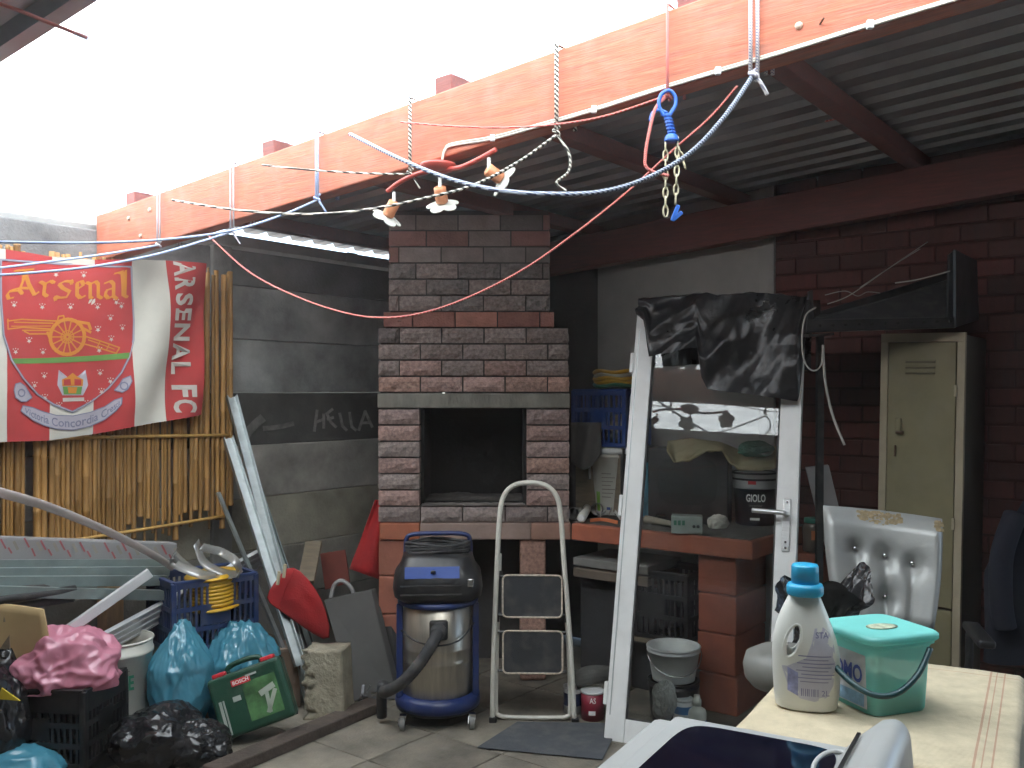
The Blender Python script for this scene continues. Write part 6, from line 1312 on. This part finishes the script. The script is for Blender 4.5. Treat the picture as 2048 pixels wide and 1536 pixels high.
tie(820, 345, .0035, m_rbw, 'black and white cord tie left of the flower lamp', 3)
tie(1113, 262, .0038, m_rbw, 'black and white cord tie right of the flower lamp', 4, tail=False)
tie(1335, 190, .0032, m_rred, 'red cord tie above the blue peg hanger', 2, tail=False)
tie(1508, 148, .0055, m_rpale, 'thick grey cord tie at the far right of the beam', 14)
cord([(640, 398), (560, 432), (460, 462), (330, 479), (170, 486), (0, 484), (-90, 482)], .0048, m_rblue, 'blue and white washing line, uppermost of three over the flag', [3.49, 3.5, 3.45, 3.4, 3.35, 3.3, 3.25])
cord([(319, 490), (220, 507), (110, 522), (0, 536), (-90, 545)], .0052, m_rblue, 'blue and white washing line, middle one of three over the flag', [4.18, 4.1, 4.0, 3.9, 3.85])
cord([(464, 463), (400, 484), (300, 512), (180, 534), (60, 546), (0, 550), (-90, 554)], .0052, m_rblue, 'blue and white washing line, lowest of three over the flag', [3.84, 3.8, 3.72, 3.65, 3.58, 3.55, 3.5])
cord([(345, 400), (450, 417), (560, 427), (660, 427), (760, 415), (860, 394), (950, 369), (1040, 322), (1113, 270)], .0048, m_rbw, 'black and white twisted line sagging below the flower lamp', [4.05, 3.75, 3.5, 3.28, 3.12, 3.0, 2.92, 2.86, 2.80])
cord([(525, 330), (620, 340), (740, 347), (822, 348)], .0036, m_rbw, 'short black and white line along the beam left of the lamp', [3.60, 3.42, 3.28, 3.2])
cord([(700, 268), (800, 318), (900, 358), (1000, 381), (1100, 388), (1200, 384), (1290, 358), (1380, 306), (1450, 232), (1508, 148)], .0068, m_rdark, 'thick navy and white rope sagging from the beam past the lamp', [3.25, 3.0, 2.85, 2.72, 2.62, 2.55, 2.5, 2.46, 2.43, 2.42])
cord([(418, 472), (500, 545), (600, 596), (700, 628), (780, 635), (860, 622), (950, 589), (1050, 537), (1150, 467), (1250, 388), (1350, 297), (1420, 235), (1475, 172)], .0034, m_rred, 'thin red line sagging across the front of the chimney', [3.95, 3.8, 3.62, 3.45, 3.32, 3.2, 3.08, 2.95, 2.83, 2.72, 2.62, 2.56, 2.5])
cord([(802, 244), (900, 252), (1000, 255), (1100, 250), (1210, 232), (1337, 190)], .0032, m_rred, 'taut red line running along the beam above the white cable', [3.20, 3.05, 2.93, 2.82, 2.72, 2.6])
cord([(1337, 190), (1312, 215), (1300, 258), (1291, 310), (1296, 338), (1338, 352)], .0048, m_rred, 'loose thick red cord hanging beside the blue hanger', [2.58, 2.56, 2.55, 2.55, 2.55, 2.55])
cord([(1650, 242), (1780, 208), (1920, 172), (2080, 132)], .006, m_rred, 'red line strung under the dark roof sheets at the right', [3.9, 3.75, 3.6, 3.45])
cord([(-40, -5), (30, 18), (100, 46), (175, 76)], .005, m_rred, 'faint red line against the dark roof in the top corner', [2.3, 2.35, 2.4, 2.45])
cord([(1116, 272), (1135, 300), (1141, 322), (1136, 345), (1113, 366), (1133, 382)], .0044, m_rbw, 'frayed kinked cord end dangling under the beam right of the lamp', [2.8, 2.8, 2.8, 2.8, 2.8, 2.8])
# ---- blue peg hanger with chains
m_hb = mat('blue_hanger_plastic', (.025, .13, .52), .35); m_chain = mat('cream_plastic_chain', (.55, .50, .34), .5)
hd_ = 2.56; ph = thing('peg_hanger', 'blue plastic peg hanger with cream chains hanging from the beam', 'hanger', P(1340, 440, hd_))
H_ = lambda x, y, e=0.0: P(x, y, hd_ + e)
MB().tube(smooth_path([H_(1328, 232), H_(1318, 212), H_(1322, 190), H_(1338, 181), H_(1350, 192), H_(1351, 210), H_(1342, 226), H_(1334, 240)], 6), .0055, 8).build('hook', m_hb, ph, world=True, smooth=True)
st2 = MB().tube([H_(1334, 228), H_(1339, 250), H_(1344, 272)], [.010, .009, .009], 10).build('stem', m_hb, ph, world=True, smooth=True)
for k in range(6): p = H_(1335 + 1.6 * k, 232 + 6.5 * k); MB().tube([p - Z * .002, p + Z * .002], .0125, 10).build('stem_ring', m_hb, st2, world=True)
MB().tube(smooth_path([H_(1334, 226), H_(1318, 220), H_(1306, 226), H_(1300, 242)], 5), .005, 8).build('side_hook', m_hb, ph, world=True, smooth=True)
MB().lathe([(.008, .02), (.016, .014), (.021, 0), (.02, -.004)], 16).xf(Matrix.Translation(H_(1343, 281))).build('bell', m_hb, ph, world=True, smooth=True)
def chain(x0, y0, x1, y1, n):
    for k in range(n):
        t0, t1 = k / n, (k + 1) / n; a, b = H_(x0 + (x1 - x0) * t0, y0 + (y1 - y0) * t0), H_(x0 + (x1 - x0) * t1, y0 + (y1 - y0) * t1); c_ = (a + b) / 2; ax = (b - a); L = ax.length * .62; ax.normalize(); sd2 = (Vector((1, 0.2, 0)) if k % 2 else Vector((.15, 1, 0))); sd2 = (sd2 - ax * sd2.dot(ax)).normalized()
        MB().tube([c_ + ax * (L * math.cos(g_)) + sd2 * (.0068 * math.sin(g_)) for g_ in [2 * math.pi * q / 12 for q in range(12)]], .0024, 6, closed=True).build('chain_link', m_chain, ph, world=True, smooth=True)
chain(1331, 284, 1331, 432, 8); chain(1356, 276, 1351, 408, 7); chain(1354, 290, 1371, 336, 3)
pg = thing('clothes_peg', 'small blue clothes peg clipped to the end of the chain', 'peg', H_(1352, 440)); MB().bar(H_(1357, 410), H_(1344, 442), .012, .006, Vector((0, -1, 0))).build('peg_jaw', m_hb, pg, world=True, bevel=.002); MB().bar(H_(1346, 440), H_(1364, 424), .011, .006, Vector((0, -1, 0))).build('peg_jaw', m_hb, pg, world=True, bevel=.002)

# ================================================================== thin haze added to imitate lens glow and lift the blacks
hzm = bpy.data.materials.new('glow_haze'); hzm.use_nodes = True; nt = hzm.node_tree; nt.nodes.clear()
pv_ = nt.nodes.new('ShaderNodeVolumePrincipled'); ho = nt.nodes.new('ShaderNodeOutputMaterial'); nt.links.new(pv_.outputs[0], ho.inputs['Volume'])
pv_.inputs['Color'].default_value = (.9, .92, .93, 1); pv_.inputs['Density'].default_value = 0.010; pv_.inputs['Anisotropy'].default_value = 0.9
hb = MB(); hb.box((0, 1.5, 1.3), (16, 16, 4.6)); tag(hb.build('haze', hzm), 'thin haze added through the scene to imitate lens glow', kind='stuff')
